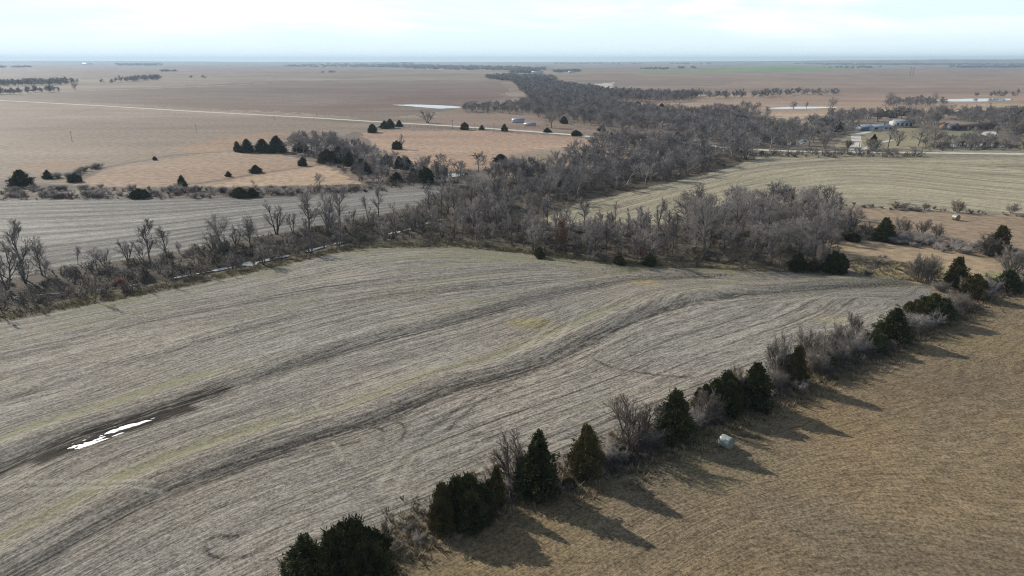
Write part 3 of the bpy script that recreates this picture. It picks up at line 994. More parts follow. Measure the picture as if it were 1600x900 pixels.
def spikes(mb, A, B, r, nr_, sides=3):
    """thin three-sided twigs from A to B"""
    d = unit(B - A)
    u = unit(np.cross(d, nr_.randn(*A.shape))) * r[:, None]
    v = np.cross(d, u)
    N = len(A)
    if sides == 3:
        V = np.stack([A + u, A - 0.5 * u + 0.87 * v, A - 0.5 * u - 0.87 * v, B], 1).reshape(-1, 3)
        T = np.array([[0, 1, 3], [1, 2, 3], [2, 0, 3]])
        mb.add(V, (np.arange(N)[:, None, None] * 4 + T[None]).reshape(-1, 3))
    else:
        V = np.stack([A - u, A + u, B], 1).reshape(-1, 3)
        mb.add(V, np.arange(N * 3).reshape(-1, 3))


def grow(P0, D, L, n, nr_, jit, up):
    pts = [P0]
    d = D
    for i in range(n):
        d = unit(d + nr_.randn(*d.shape) * jit + np.array([0, 0, up]))
        pts.append(pts[-1] + d * (L / n)[:, None])
    return np.stack(pts, 1)


def bare_tree(seed, H=10.0, stems=1, trunk_frac=0.28, spread=42, counts=(9, 8, 7, 7), r0=0.21, ratio=(0.45, 0.5, 0.5, 0.55), twig_r=0.013, lean=0.05, low=False, up=0.12, leader=0.8):
    """returns (trunk MB, crown MB) for a leafless tree about H tall standing at the origin"""
    nr_ = np.random.RandomState(seed)
    tm, cm = MB(), MB()
    nlev = len(counts)
    a = 2 * math.pi * np.arange(stems) / stems + nr_.rand(stems)
    ln = np.full(stems, lean) if stems == 1 else nr_.uniform(0.2, 0.45, stems)
    D = unit(np.c_[np.cos(a) * ln, np.sin(a) * ln, np.ones(stems)])
    P0 = np.c_[np.cos(a), np.sin(a), a * 0] * (0.0 if stems == 1 else 0.22) + np.array([0, 0, -0.15])
    L = H * leader * (np.ones(1) if stems == 1 else nr_.uniform(0.75, 1.0, stems))
    r = np.full(stems, r0)
    P = grow(P0, D, L, 6, nr_, 0.06, up * 0.6)
    tubes(tm, P, r, r * 0.3, 7 if not low else 3)
    for lev in range(nlev):
        k = np.maximum(2, (counts[lev] * nr_.uniform(0.75, 1.3, len(P)))).astype(int)
        pi = np.repeat(np.arange(len(P)), k)
        order = np.concatenate([np.arange(q) for q in k])
        tf = trunk_frac if lev == 0 else 0.18
        t = tf + (1 - tf) * (order + nr_.rand(len(pi))) / k[pi]
        n = P.shape[1] - 1
        x = np.minimum(t * n, n - 1e-6)
        q = x.astype(int)
        A, B = P[pi, q], P[pi, q + 1]
        S = A + (B - A) * (x - q)[:, None]
        dr = unit(B - A)
        perp = unit(np.cross(dr, nr_.randn(len(pi), 3)))
        ang = np.radians(nr_.normal(spread, 9, len(pi)))
        if lev == 0:
            ang = ang * (1.3 - 0.55 * t)
        nd = dr * np.cos(ang)[:, None] + perp * np.sin(ang)[:, None]
        Lc = L[pi] * ratio[lev] * nr_.uniform(0.75, 1.25, len(pi)) * (1.3 - 0.6 * t)
        if lev == nlev - 1:
            end = S + unit(nd + np.array([0, 0, up])) * Lc[:, None]
            spikes(cm, S, end, twig_r * nr_.uniform(0.8, 1.3, len(pi)), nr_, 1 if low else 3)
        else:
            rc = np.maximum(twig_r * 1.3, r[pi] * (0.52 if lev == 0 else 0.45) * (1.2 - 0.6 * t))
            ns = (4, 3, 2, 2)[lev]
            P2 = grow(S, nd, Lc, ns, nr_, 0.16, up)
            tubes(tm if lev == 0 else cm, P2, rc, np.maximum(rc * 0.35, twig_r), (4 if lev == 0 else 3) if not low else 3)
            P, L, r = P2, Lc, rc
    return tm, cm


def cedar_tree(seed, H=7.0, R=2.4, tips=1, boughs=230, sprays=46, low=False, fat=0.55):
    """returns (trunk MB, crown MB): full-bodied juniper made of many small upswept sprays"""
    rr = random.Random(seed)
    nr_ = np.random.RandomState(seed)
    tm, cm = MB(), MB()
    heads = [(0, 0, 1.0)]
    a0 = rr.random() * 6.28
    for k in range(tips - 1):
        a = a0 + k * 6.28 / max(1, tips - 1) + rr.uniform(-0.5, 0.5)
        heads.append((math.cos(a) * R * 0.5, math.sin(a) * R * 0.5, rr.uniform(0.68, 0.95)))
    for hx, hy, hs in heads:
        h = H * hs
        r = R * (1.0 if tips == 1 else 0.66)
        tm.tube([(hx * 0.3, hy * 0.3, -0.2), (hx * 0.7, hy * 0.7, h * 0.4), (hx, hy, h * 0.95)], [0.16, 0.10, 0.02], 6)
        nb = int(boughs * (1 if tips == 1 else 0.65))
        # a few leading shoots break the outline
        for q_ in range(7):
            aa = nr_.rand() * 6.28
            zz = h * nr_.uniform(0.45, 0.9)
            rr_ = r * (1 - zz / h) ** fat * 0.8
            k_ = nr_.randint(50, 90)
            tq = nr_.rand(k_)
            Qs = np.c_[hx + math.cos(aa) * rr_ + nr_.randn(k_) * 0.10 * (1.2 - tq), hy + math.sin(aa) * rr_ + nr_.randn(k_) * 0.10 * (1.2 - tq), zz + tq * h * 0.13]
            spikes(cm, Qs, Qs + unit(nr_.randn(k_, 3) * 0.4 + np.array([math.cos(aa) * 0.3, math.sin(aa) * 0.3, 1.0])) * 0.3, np.full(k_, 0.05), nr_)
        t = (np.arange(nb) + nr_.rand(nb)) / nb
        z = h * (0.02 + 0.95 * t ** 1.05)
        a = np.arange(nb) * 2.39996 + nr_.uniform(-0.4, 0.4, nb)
        lob = 1 + 0.16 * np.sin(a * 3 + seed + z * 1.1) + 0.12 * np.sin(a * 2 - z * 2.3 + seed * 2)
        prof = np.maximum(0.0, 1 - z / h) ** fat * np.minimum(1.0, 0.72 + 1.6 * z / h)
        L = np.maximum(0.16, r * prof * lob * nr_.uniform(0.78, 1.10, nb))
        rise = nr_.uniform(0.15, 0.5, nb) + 0.6 * (z / h)
        dv = np.c_[np.cos(a), np.sin(a), rise]
        ns = np.maximum(8, (sprays * (0.3 + 0.7 * prof)).astype(int))
        bi = np.repeat(np.arange(nb), ns)
        m = len(bi)
        tt = 0.35 + 0.70 * nr_.rand(m) ** 0.55
        Q = np.c_[np.full(nb, hx), np.full(nb, hy), z - 0.22 * L][bi] + dv[bi] * (L[bi] * tt / np.sqrt(1 + rise[bi] ** 2 * 0.4))[:, None]
        Q += nr_.randn(m, 3) * (0.10 + 0.06 * L[bi])[:, None]
        Q[:, 2] = np.maximum(Q[:, 2], 0.06)
        out = unit(dv)[bi]
        d = unit(out + nr_.randn(m, 3) * 0.45 + np.array([0, 0, 0.4]))
        sl = (nr_.uniform(0.14, 0.30, m) * (0.9 + 0.2 * L[bi]))[:, None]
        s1 = unit(np.cross(d, nr_.randn(m, 3)))
        s2 = np.cross(d, s1)
        wd = sl * 0.30
        V = np.stack([Q - s1 * wd, Q + s1 * wd, Q + d * sl, Q - s2 * wd, Q + s2 * wd, Q + d * sl * 0.9 + s1 * wd], 1).reshape(-1, 3)
        cm.add(V, np.arange(m * 6).reshape(-1, 3))
    return tm, cm


def shrub(seed, H=2.6, stems=12, twigs=40, spread=0.6, r=0.012, fine=6):
    nr_ = np.random.RandomState(seed)
    tm, cm = MB(), MB()
    a = nr_.rand(stems) * 6.28
    ln = nr_.uniform(0.1, spread, stems)
    D = unit(np.c_[np.cos(a) * ln, np.sin(a) * ln, np.ones(stems)])
    P0 = np.c_[np.cos(a), np.sin(a), a * 0] * nr_.uniform(0, 0.4, stems)[:, None]
    L = H * nr_.uniform(0.6, 1.0, stems)
    P = grow(P0, D, L, 4, nr_, 0.13, 0.02)
    tubes(tm, P, np.full(stems, 0.03), np.full(stems, 0.012), 4)
    pi = np.repeat(np.arange(stems), twigs)
    t = nr_.uniform(0.08, 1.0, len(pi)) * 4
    q = np.minimum(t.astype(int), 3)
    A, B = P[pi, q], P[pi, q + 1]
    S = A + (B - A) * (t - q)[:, None]
    d = unit(unit(B - A) + nr_.randn(len(pi), 3) * 0.5)
    l = H * nr_.uniform(0.16, 0.34, len(pi))
    spikes(cm, S, S + d * l[:, None], np.full(len(pi), r), nr_)
    pj = np.repeat(np.arange(len(pi)), fine)
    S2 = S[pj] + d[pj] * (l[pj] * nr_.uniform(0.2, 0.95, len(pj)))[:, None]
    d2 = unit(d[pj] + nr_.randn(len(pj), 3) * 0.5)
    spikes(cm, S2, S2 + d2 * (l[pj] * 0.6)[:, None], np.full(len(pj), r * 0.7), nr_)
    return tm, cm


def rust_tree(seed, H=5.5):
    tm, cm = bare_tree(seed, H, counts=(12, 7, 5), spread=42, r0=0.08, twig_r=0.012, ratio=(0.42, 0.5, 0.5), trunk_frac=0.08)
    nr_ = np.random.RandomState(seed)
    V, _ = cm.arrays()
    idx = nr_.choice(len(V), min(len(V), 2600))
    P = V[idx] + nr_.randn(len(idx), 3) * 0.12
    a = nr_.randn(len(P), 3)
    a /= np.linalg.norm(a, axis=1)[:, None]
    b = np.cross(a, nr_.randn(len(P), 3))
    b /= np.linalg.norm(b, axis=1)[:, None]
    s = 0.07
    VV = np.stack([P - a * s, P + b * s * 0.8, P + a * s, P - b * s * 0.8], 1).reshape(-1, 3)
    k = np.arange(len(P))[:, None] * 4
    lm = MB()
    lm.add(VV, np.vstack([k + [0, 1, 2], k + [0, 2, 3]]))
    return tm, cm, lm


def bounds(*mbs):
    V = np.vstack([m.arrays()[0] for m in mbs if m.n])
    return V[:, 2].max(), np.percentile(np.hypot(V[:, 0], V[:, 1]), 97)


PROTO = {}


def proto(key, parts):
    """parts: list of (part name, MB, material). keeps meshes for reuse"""
    h, r = bounds(*[p[1] for p in parts])
    PROTO[key] = ([(nm, mb.mesh(nm, mt), nm) for nm, mb, mt in parts], h, r)


for i, (st, sp, tf, lead, up_, rt) in enumerate([(1, 42, 0.24, 0.78, 0.12, 0.46), (1, 36, 0.32, 0.86, 0.15, 0.36), (2, 38, 0.2, 0.8, 0.14, 0.40), (1, 46, 0.18, 0.68, 0.08, 0.60), (3, 34, 0.18, 0.82, 0.14, 0.36), (1, 40, 0.38, 0.86, 0.12, 0.40)]):
    t_, c_ = bare_tree(100 + i, 10, stems=st, spread=sp, trunk_frac=tf, counts=(13 if st == 1 else 8, 7 if st < 3 else 6, 7, 7), leader=lead, up=up_, ratio=(rt, 0.5, 0.5, 0.55), lean=0.02 + 0.02 * i)
    proto('bare%d' % i, [('trunk', t_, M['bark']), ('crown', c_, M['twig'])])
for i in range(3):       # slender
    t_, c_ = bare_tree(140 + i, 10, spread=32, trunk_frac=0.3, counts=(10, 7, 6, 6), leader=0.88, up=0.15, ratio=(0.27, 0.5, 0.5, 0.55), r0=0.12, lean=0.06)
    proto('slim%d' % i, [('trunk', t_, M['bark']), ('crown', c_, M['twig'])])
for i in range(3):       # pale vase shaped thicket trees of the hedgerow
    t_, c_ = bare_tree(160 + i, 4.5, stems=5 + i, spread=32, trunk_frac=0.10, counts=(9, 9, 10), leader=0.80, up=0.08, ratio=(0.46, 0.5, 0.6), r0=0.085, twig_r=0.009)
    proto('pale%d' % i, [('trunk', t_, M['pale_bark']), ('crown', c_, M['pale_twig'])])
for i in range(2):       # darker many-stemmed trees between the near cedars
    t_, c_ = bare_tree(180 + i, 4.5, stems=4 + i, spread=34, trunk_frac=0.10, counts=(9, 9, 10), leader=0.78, up=0.06, ratio=(0.5, 0.5, 0.6), r0=0.10, twig_r=0.010)
    proto('dim%d' % i, [('trunk', t_, M['bark']), ('crown', c_, M['brush'])])
for i, (tips, R_, fat_) in enumerate([(1, 2.4, .8), (2, 3.0, .65), (5, 3.8, .5), (1, 2.0, .95), (3, 3.2, .5)]):
    t_, c_ = cedar_tree(200 + i, 7.0, R_, tips, fat=fat_)
    proto('cedar%d' % i, [('trunk', t_, M['bark']), ('crown', c_, M['bronze_cedar'] if i in (1, 4) else M['cedar'])])
for i in range(3):
    t_, c_ = shrub(300 + i)
    proto('shrub%d' % i, [('stems', t_, M['bark']), ('twigs', c_, M['twig'])])
for i in range(2):
    t_, c_ = shrub(320 + i, stems=16, twigs=40)
    proto('palescrub%d' % i, [('stems', t_, M['pale_bark']), ('twigs', c_, M['pale_twig'])])
t_, c_, l_ = rust_tree(400)
proto('rust0', [('trunk', t_, M['bark']), ('crown', c_, M['twig']), ('leaves', l_, M['rust_leaf'])])


def place(key, name, cat, label, group, x, y, h, wid=None, rz=None, rng=random, split=True, sq=1.0):
    parts, ph, pr = PROTO[key]
    s = h / ph
    if key == 'bare0' and wid is None:
        sq *= 1.15
    if key.startswith('cedar') and wid:
        wid *= 1.12
    sx = s * sq if wid is None else wid / 2 / pr
    e = empty(name, (x, y, 0), rng.uniform(0, 6.28) if rz is None else rz)
    e.scale = (sx, sx, s)
    tag(e, label, cat, group)
    for nm, me, _ in parts:
        o = bpy.data.objects.new(nm, me)
        col.objects.link(o)
        o.parent = e
    return e


R_ = random.Random(11)
taken = []           # ground positions of individually placed trees


def put(key, name, cat, label, group, xb, yb, yt, wpx=None):
    x, y = G(xb, yb)
    h = height_for(xb, yb, yt)
    wd = width_m(xb, yb, wpx) if wpx else None
    taken.append((x, y))
    return place(key, name, cat, label, group, x, y, h, wd, None, R_)


# ------------------------------------------------------------------ cedars, one by one
HC = 'cedars of the diagonal hedgerow'
CED = [
    (482, 915, 833, 70, 'cedar3', 'dark pointed cedar at the very bottom edge, left of the broad jagged clump'),
    (560, 925, 806, 104, 'cedar2', 'broad many-tipped dark cedar cut by the bottom edge of the picture'),
    (692, 822, 752, 52, 'cedar4', 'low olive cedar at the hayfield foot, left half of a joined pair'),
    (733, 814, 738, 70, 'cedar2', 'wide bushy cedar joined to the low olive one, third clump from the bottom'),
    (776, 792, 724, 38, 'cedar1', 'small olive cedar squeezed left of the tall pointed cedar with tiers'),
    (840, 772, 671, 62, 'cedar3', 'tallest narrow dark cedar with tiered pointed top in the near hedgerow'),
    (915, 744, 660, 66, 'cedar1', 'rust tinted conical cedar casting a long shadow on the hayfield near centre'),
    (1052, 686, 606, 56, 'cedar0', 'dense pointed cedar just left of the wrapped bale'),
    (1100, 640, 598, 30, 'cedar4', 'thin reddish cedar tip inside bare brush beyond the bale'),
    (1132, 643, 577, 54, 'cedar2', 'dark ragged cedar tangled with bare twigs, left of a rounder one'),
    (1176, 636, 563, 50, 'cedar0', 'dark rounded cedar topped with pale dead branches'),
    (1242, 602, 536, 46, 'cedar1', 'bright olive cone shaped cedar in the middle of the pale bare bushes'),
    (1293, 574, 552, 22, 'cedar4', 'knee high round cedar between bare bushes right of the olive cone'),
    (1366, 548, 512, 36, 'cedar2', 'low spreading cedar at the foot of the broad dark one with a white branch'),
    (1394, 534, 479, 48, 'cedar0', 'broad dark cedar with a white dead branch on its side'),
    (1428, 506, 466, 34, 'cedar4', 'half hidden cedar on the left of the long brushy clump'),
    (1455, 502, 457, 48, 'cedar2', 'spiky wide cedar in the long brushy clump near the right end of hedgerow'),
    (1520, 466, 426, 36, 'cedar4', 'grey-green leaning cedar among shrubs near the top of the hedgerow'),
    (1492, 444, 399, 42, 'cedar1', 'leaning conical cedar right of the pale round bare bush'),
    (1573, 454, 420, 40, 'cedar0', 'squat dark cedar below a bare tree at the right edge'),
    (1558, 399, 350, 46, 'cedar1', 'large conical cedar wrapped in grey branches at the right edge, upper row'),
    (1380, 376, 338, 30, 'cedar0', 'lone conical cedar in the brushy strip between two tan pastures'),
    (1328, 376, 360, 24, 'cedar4', 'squat cedar at the left end of the brushy strip beside the woodlot'),
    (1302, 424, 391, 36, 'cedar2', 'wide dark cedar behind a white dead trunk at the woodlot corner'),
    (1245, 422, 393, 28, 'cedar0', 'dark cedar under the woodlot edge, left of the wide corner one'),
    (1272, 423, 402, 24, 'cedar4', 'small dark cedar between two larger ones at the woodlot corner'),
    (1015, 414, 395, 20, 'cedar0', 'small round cedar at the field edge right of the red-leaved trees'),
    (968, 412, 398, 22, 'cedar4', 'small dark evergreen on the field edge left of the red-leaved trees'),
    (843, 402, 385, 20, 'cedar4', 'small dark evergreen below the tall red-leaved oak'),
]
for xb, yb, yt, wp, k, lb in CED:
    put(k, 'cedar_tree', 'cedar tree', lb, HC if yb > 445 else 'cedars at the field edges', xb, yb, yt, wp)
PC = 'cedars scattered over the tan pastures'
CED2 = [
    (35, 291, 264, 32, 'large dark cedar at the left edge above the striped field'),
    (75, 279, 265, 14, 'small cedar just right of the large one at the left edge'),
    (118, 284, 270, 18, 'low cedar in the brush left of the tan pasture'),
    (242, 250, 244, 9, 'tiny cedar on the pasture fence line far left'),
    (285, 292, 273, 13, 'narrow upright cedar above the brush row at the striped field'),
    (357, 276, 267, 9, 'tiny cedar alone on the pale pasture path'),
    (400, 270, 257, 18, 'low wide cedar in the middle of the pale pasture'),
    (473, 259, 245, 12, 'small egg shaped cedar on the path below the cedar grove'),
    (371, 237, 220, 14, 'leftmost round cedar of the pasture grove'),
    (387, 238, 216, 20, 'second and taller cedar of the pasture grove'),
    (411, 238, 216, 24, 'broad cedar joined to the grove, left of its bare trees'),
    (433, 238, 211, 28, 'tallest broad cedar of the pasture grove'),
    (470, 237, 222, 20, 'dark cedar beneath the bare grey grove trees'),
    (512, 254, 232, 26, 'dark cedar left of the brushy draw'),
    (530, 254, 228, 20, 'upright cedar at the head of the brushy draw'),
    (546, 259, 236, 18, 'pointed narrow cedar in the brushy draw'),
    (565, 270, 247, 30, 'low broad cedar in the middle of the brushy draw'),
    (605, 258, 240, 18, 'cedar at the top right rim of the draw'),
    (624, 262, 243, 16, 'cedar right of the rim in the draw'),
    (636, 264, 244, 18, 'rounded cedar at the right rim of the draw'),
    (620, 283, 268, 18, 'short cedar at the lower end of the draw'),
    (646, 283, 262, 20, 'dark cedar left of the small bright pool'),
    (665, 285, 259, 22, 'dark cedar directly beside the small bright pool'),
    (582, 207, 193, 18, 'round cedar at the left corner of the square tan field'),
    (601, 201, 188, 14, 'cedar on the road, left of the taller one'),
    (610, 200, 185, 14, 'tall cedar on the road at the corner of the square tan field'),
    (624, 198, 187, 10, 'smaller cedar on the road, right of the tall one'),
    (620, 233, 219, 14, 'round cedar with a bare tree behind it inside the square tan field'),
    (726, 203, 190, 11, 'pointed cedar on the road right of the fence row'),
    (753, 203, 195, 8, 'tiny round cedar by the road'),
    (788, 205, 193, 10, 'round cedar by the road at the right of the square field'),
    (855, 207, 199, 12, 'green bush by the road below the shed'),
    (900, 212, 203, 16, 'low dark bush by the road right of the green one'),
    (881, 193, 181, 14, 'dark cedar beside a bare oak near the shed'),
    (955, 217, 206, 10, 'small cedar by the road before the wood'),
    (1058, 219, 205, 16, 'dark cedar at the wood edge above the road bend'),
    (940, 205, 195, 12, 'cedar inside the bare wood above the road'),
    (218, 309, 294, 24, 'dark bush in the brush row above the striped field'),
    (375, 308, 292, 26, 'wide dark evergreen bush above the striped field centre'),
    (395, 307, 293, 20, 'dark evergreen bush right of the wide one'),
    (782, 252, 240, 22, 'dark evergreen at the top left of the diagonal wood'),
    (1365, 222, 209, 10, 'small cedar behind the pale bush at the farm gate'),
    (1300, 205, 193, 18, 'dark evergreen left of the farmhouse'),
    (1312, 203, 190, 16, 'second dark evergreen left of the farmhouse'),
    (1333, 184, 171, 12, 'dark evergreen above the farmhouse on the tan field edge'),
    (1386, 182, 171, 14, 'dark evergreen behind the metal barn'),
    (1395, 184, 173, 12, 'smaller evergreen behind the metal barn'),
    (1415, 181, 173, 20, 'low row-end evergreen right behind the metal barn'),
    (1430, 180, 173, 16, 'flat topped evergreen beyond the metal barn'),
    (1545, 184, 169, 24, 'large olive evergreen beyond the brown roofed house'),
    (1528, 183, 171, 20, 'olive evergreen left of the largest beyond the house'),
    (1480, 178, 170, 20, 'dark evergreen in the tree belt left of the brown roofed house'),
    (1592, 190, 172, 20, 'dark evergreen at the right edge behind the farm'),
    (996, 166, 158, 12, 'dark evergreen on the far tan field by the wood'),
    (1034, 167, 161, 8, 'reddish evergreen on the far tan field'),
    (1377, 100 + 77, 170, 8, 'tiny evergreen on the far field edge'),
    (1578, 450, 436, 12, 'tiny evergreen at the foot of the right edge cedar'),
]
for i, (xb, yb, yt, wp, lb) in enumerate(CED2):
    put('cedar%d' % [0, 3, 2, 4, 0][i % 5], 'cedar_tree', 'cedar tree', lb, PC, xb, yb, yt, wp)

# ------------------------------------------------------------------ bare trees with a face of their own
BT = [
    (37, 436, 342, 'bare1', None, 'tall leaning bare tree near the left edge with one long trunk'),
    (12, 452, 378, 'bare2', None, 'forked bare tree at the very left edge'),
    (66, 430, 364, 'bare0', None, 'bare tree with many upswept limbs right of the tall leaning one'),
    (122, 414, 382, 'bare5', None, 'small leaning bare tree in front of the striped field, left part'),
    (152, 422, 384, 'bare3', None, 'round bushy bare tree right of the small leaning one'),
    (200, 408, 370, 'bare4', None, 'small fan shaped bare tree left of the tall twin trees'),
    (235, 414, 341, 'bare1', None, 'tall straight bare tree, left one of the twins'),
    (262, 412, 350, 'bare5', None, 'crooked bare tree, right one of the twins'),
    (346, 388, 331, 'bare3', None, 'wide dome shaped bare tree standing clear before the striped field'),
    (392, 388, 332, 'bare0', None, 'loose bare tree right of the dome shaped one'),
    (432, 366, 310, 'bare4', None, 'grey multi-stemmed bare tree at the striped field edge'),
    (484, 362, 292, 'bare0', None, 'big spreading grey tree on the creek bank, left of a taller'),
    (512, 364, 290, 'bare2', None, 'big twin-stemmed grey tree at the creek bank centre left'),
    (532, 356, 292, 'bare1', None, 'thin upright grey tree behind the big twin-stemmed one'),
    (592, 338, 290, 'bare1', None, 'crisp dark bare tree with stub limbs on the pale field'),
    (574, 338, 303, 'bare5', None, 'brownish bare tree left of the crisp dark one'),
    (672, 336, 290, 'bare4', None, 'arching multi-stemmed grey tree by the creek bend'),
    (700, 334, 284, 'bare0', None, 'dense grey tree right of the arching one'),
    (930, 402, 331, 'bare3', None, 'symmetrical dark oak with open crown at the field edge'),
    (1000, 398, 321, 'bare1', None, 'slender tall grey tree right of the symmetrical oak'),
    (1050, 398, 340, 'bare5', None, 'tall grey tree left of the woodlot'),
    (1100, 404, 300, 'bare3', 100, 'largest broad domed oak at the left of the woodlot'),
    (1150, 372, 290, 'bare0', None, 'domed grey tree behind the largest woodlot oak'),
    (628, 233, 209, 'bare1', None, 'bare tree behind the round cedar in the square tan field'),
    (862, 200, 172, 'bare3', 32, 'wide dark oak beside the shed across the road'),
    (668, 192, 170, 'bare4', 30, 'bushy bare tree by the road below the white pond'),
    (1387, 232, 188, 'bare5', 30, 'tall bare tree with level limbs in front of the metal barn'),
    (1402, 228, 198, 'bare4', None, 'forked bare tree right of the one with level limbs'),
    (1301, 172, 150, 'bare3', None, 'lone round bare tree by the far stock pond'),
    (1212, 205, 178, 'bare4', 26, 'fan shaped bare tree left of the farm on the tan strip'),
    (1435, 228, 194, 'bare3', 40, 'large forked yard tree right of the metal barn'),
    (1460, 226, 195, 'bare0', None, 'yard tree left of the green lawn'),
    (1524, 214, 196, 'bare3', None, 'small yard tree beside the pale gravel yard'),
    (1556, 213, 196, 'bare5', 20, 'reddish small yard tree right of the gravel yard'),
    (1239, 172, 157, 'bare3', 16, 'round bare tree standing in front of the long narrow pond'),
    (1260, 170, 158, 'bare0', None, 'small bare tree right of the round one at the long narrow pond'),
    (1391, 165, 142, 'bare3', 20, 'round tree above the pond on the far tan field'),
    (1462, 160, 143, 'bare0', None, 'round bare tree left of the far right pond'),
    (1332, 488, 420 + 66, 'bare4', None, 'low forked bare tree above the hedgerow bushes'),
    (118, 141, 127, 'bare3', 14, 'dark round tree on the far left pasture corner'),
    (396, 290, 280, 'bare0', None, 'small bare tree at the pale pasture foot'),
    (500, 292, 268, 'bare3', 22, 'grey bare tree at the foot of the pale pasture'),
]
for xb, yb, yt, k, wp, lb in BT:
    if yb - yt < 5:
        continue
    put(k, 'bare_tree', 'tree', lb, 'bare trees standing out from the woods', xb, yb, yt, wp)
PALE = [
    (800, 752, 672, 'dim0', 66, 'bare forked tree behind the tall tiered cedar'),
    (985, 702, 612, 'dim1', 96, 'wide bare bushy tree with fanned limbs between two conical cedars'),
    (1100, 662, 604, 'dim0', 54, 'grey bare bush tree right of the dense pointed cedar'),
    (1150, 630, 568, 'dim1', 52, 'bare branches rising between the two dark cedars'),
    (1216, 596, 515, 'pale1', 46, 'pale bare tree left of the olive cone cedar'),
    (1262, 566, 508, 'pale2', 50, 'pale bare tree behind the olive cone cedar'),
    (1290, 556, 505, 'pale0', 44, 'pale bare tree in the middle of the whitish row'),
    (1314, 548, 502, 'pale2', 40, 'pale bare tree at the right of the whitish row'),
    (1337, 525, 484, 'pale0', 34, 'forked V shaped bare tree poking above the whitish row'),
    (1434, 440, 393, 'pale2', 46, 'pale round many-stemmed bush standing left of the leaning cedar'),
    (1452, 440, 396, 'pale1', 40, 'pale bush right half of the round many-stemmed one'),
    (1580, 432, 380, 'pale2', 60, 'bare fanned tree above the squat cedar at the right edge'),
    (1545, 400, 362, 'dim0', 44, 'bare grey branches around the large right edge cedar'),
    (1283, 422, 372, 'pale1', 30, 'white dead trunk with thin limbs at the woodlot corner'),
    (1318, 360, 328, 'pale0', 24, 'whitish bare tree at the top right of the woodlot'),
    (1355, 370, 344, 'pale1', 26, 'bare grey tree left of the lone conical cedar'),
    (1410, 366, 338, 'pale2', 30, 'pale bare tree right of the lone conical cedar'),
    (1440, 366, 338, 'pale0', 32, 'taller pale bare tree above the brushy strip'),
    (1465, 372, 348, 'pale1', 24, 'small pale bare tree at the end of the brushy strip'),
    (1496, 332, 311, 'pale2', 24, 'grey bush tree on the fence line above the far bale'),
    (1580, 333, 317, 'pale0', 26, 'grey bush tree on the right fence line'),
    (1404, 326, 314, 'pale2', 34, 'low pale bush on the fence line left part'),
    (1445, 328, 316, 'pale1', 14, 'tiny bare tree on the fence line centre'),
    (1364, 236, 214, 'pale2', 34, 'pale cloud-like bush at the farm gate'),
    (1325, 230, 217, 'pale1', 20, 'pale bush left of the farm gate'),
    (1590, 212, 180, 'pale2', 44, 'whitish tree at the right edge of the farm'),
    (1420, 198, 180, 'pale1', 34, 'whitish tree right behind the metal barn'),
    (480, 905, 868, 'pale1', 60, 'whitish dead branches in front of the broad bottom cedar'),
    (600, 838, 805, 'pale0', 16, 'thin bare sapling right behind the broad bottom cedar'),
]
for xb, yb, yt, k, wp, lb in PALE:
    put(k, 'bare_tree', 'tree', lb, 'pale bare trees of the hedgerows', xb, yb, yt, wp)
for xb, yb, yt, wp, lb in [(875, 396, 338, 22, 'tall narrow young oak still holding rust red leaves'), (1003, 404, 380, 18, 'low young oak with rust red leaves, middle one'), (1037, 402, 374, 22, 'young oak with rust red leaves left of the woodlot'), (1083, 402, 384, 12, 'small red-leaved oak below the largest woodlot oak'), (192, 450, 432, 24, 'low red-leaved oak sapling by the creek at left')]:
    put('rust0', 'oak_tree', 'oak tree', lb, 'young oaks with red leaves', xb, yb, yt, wp)

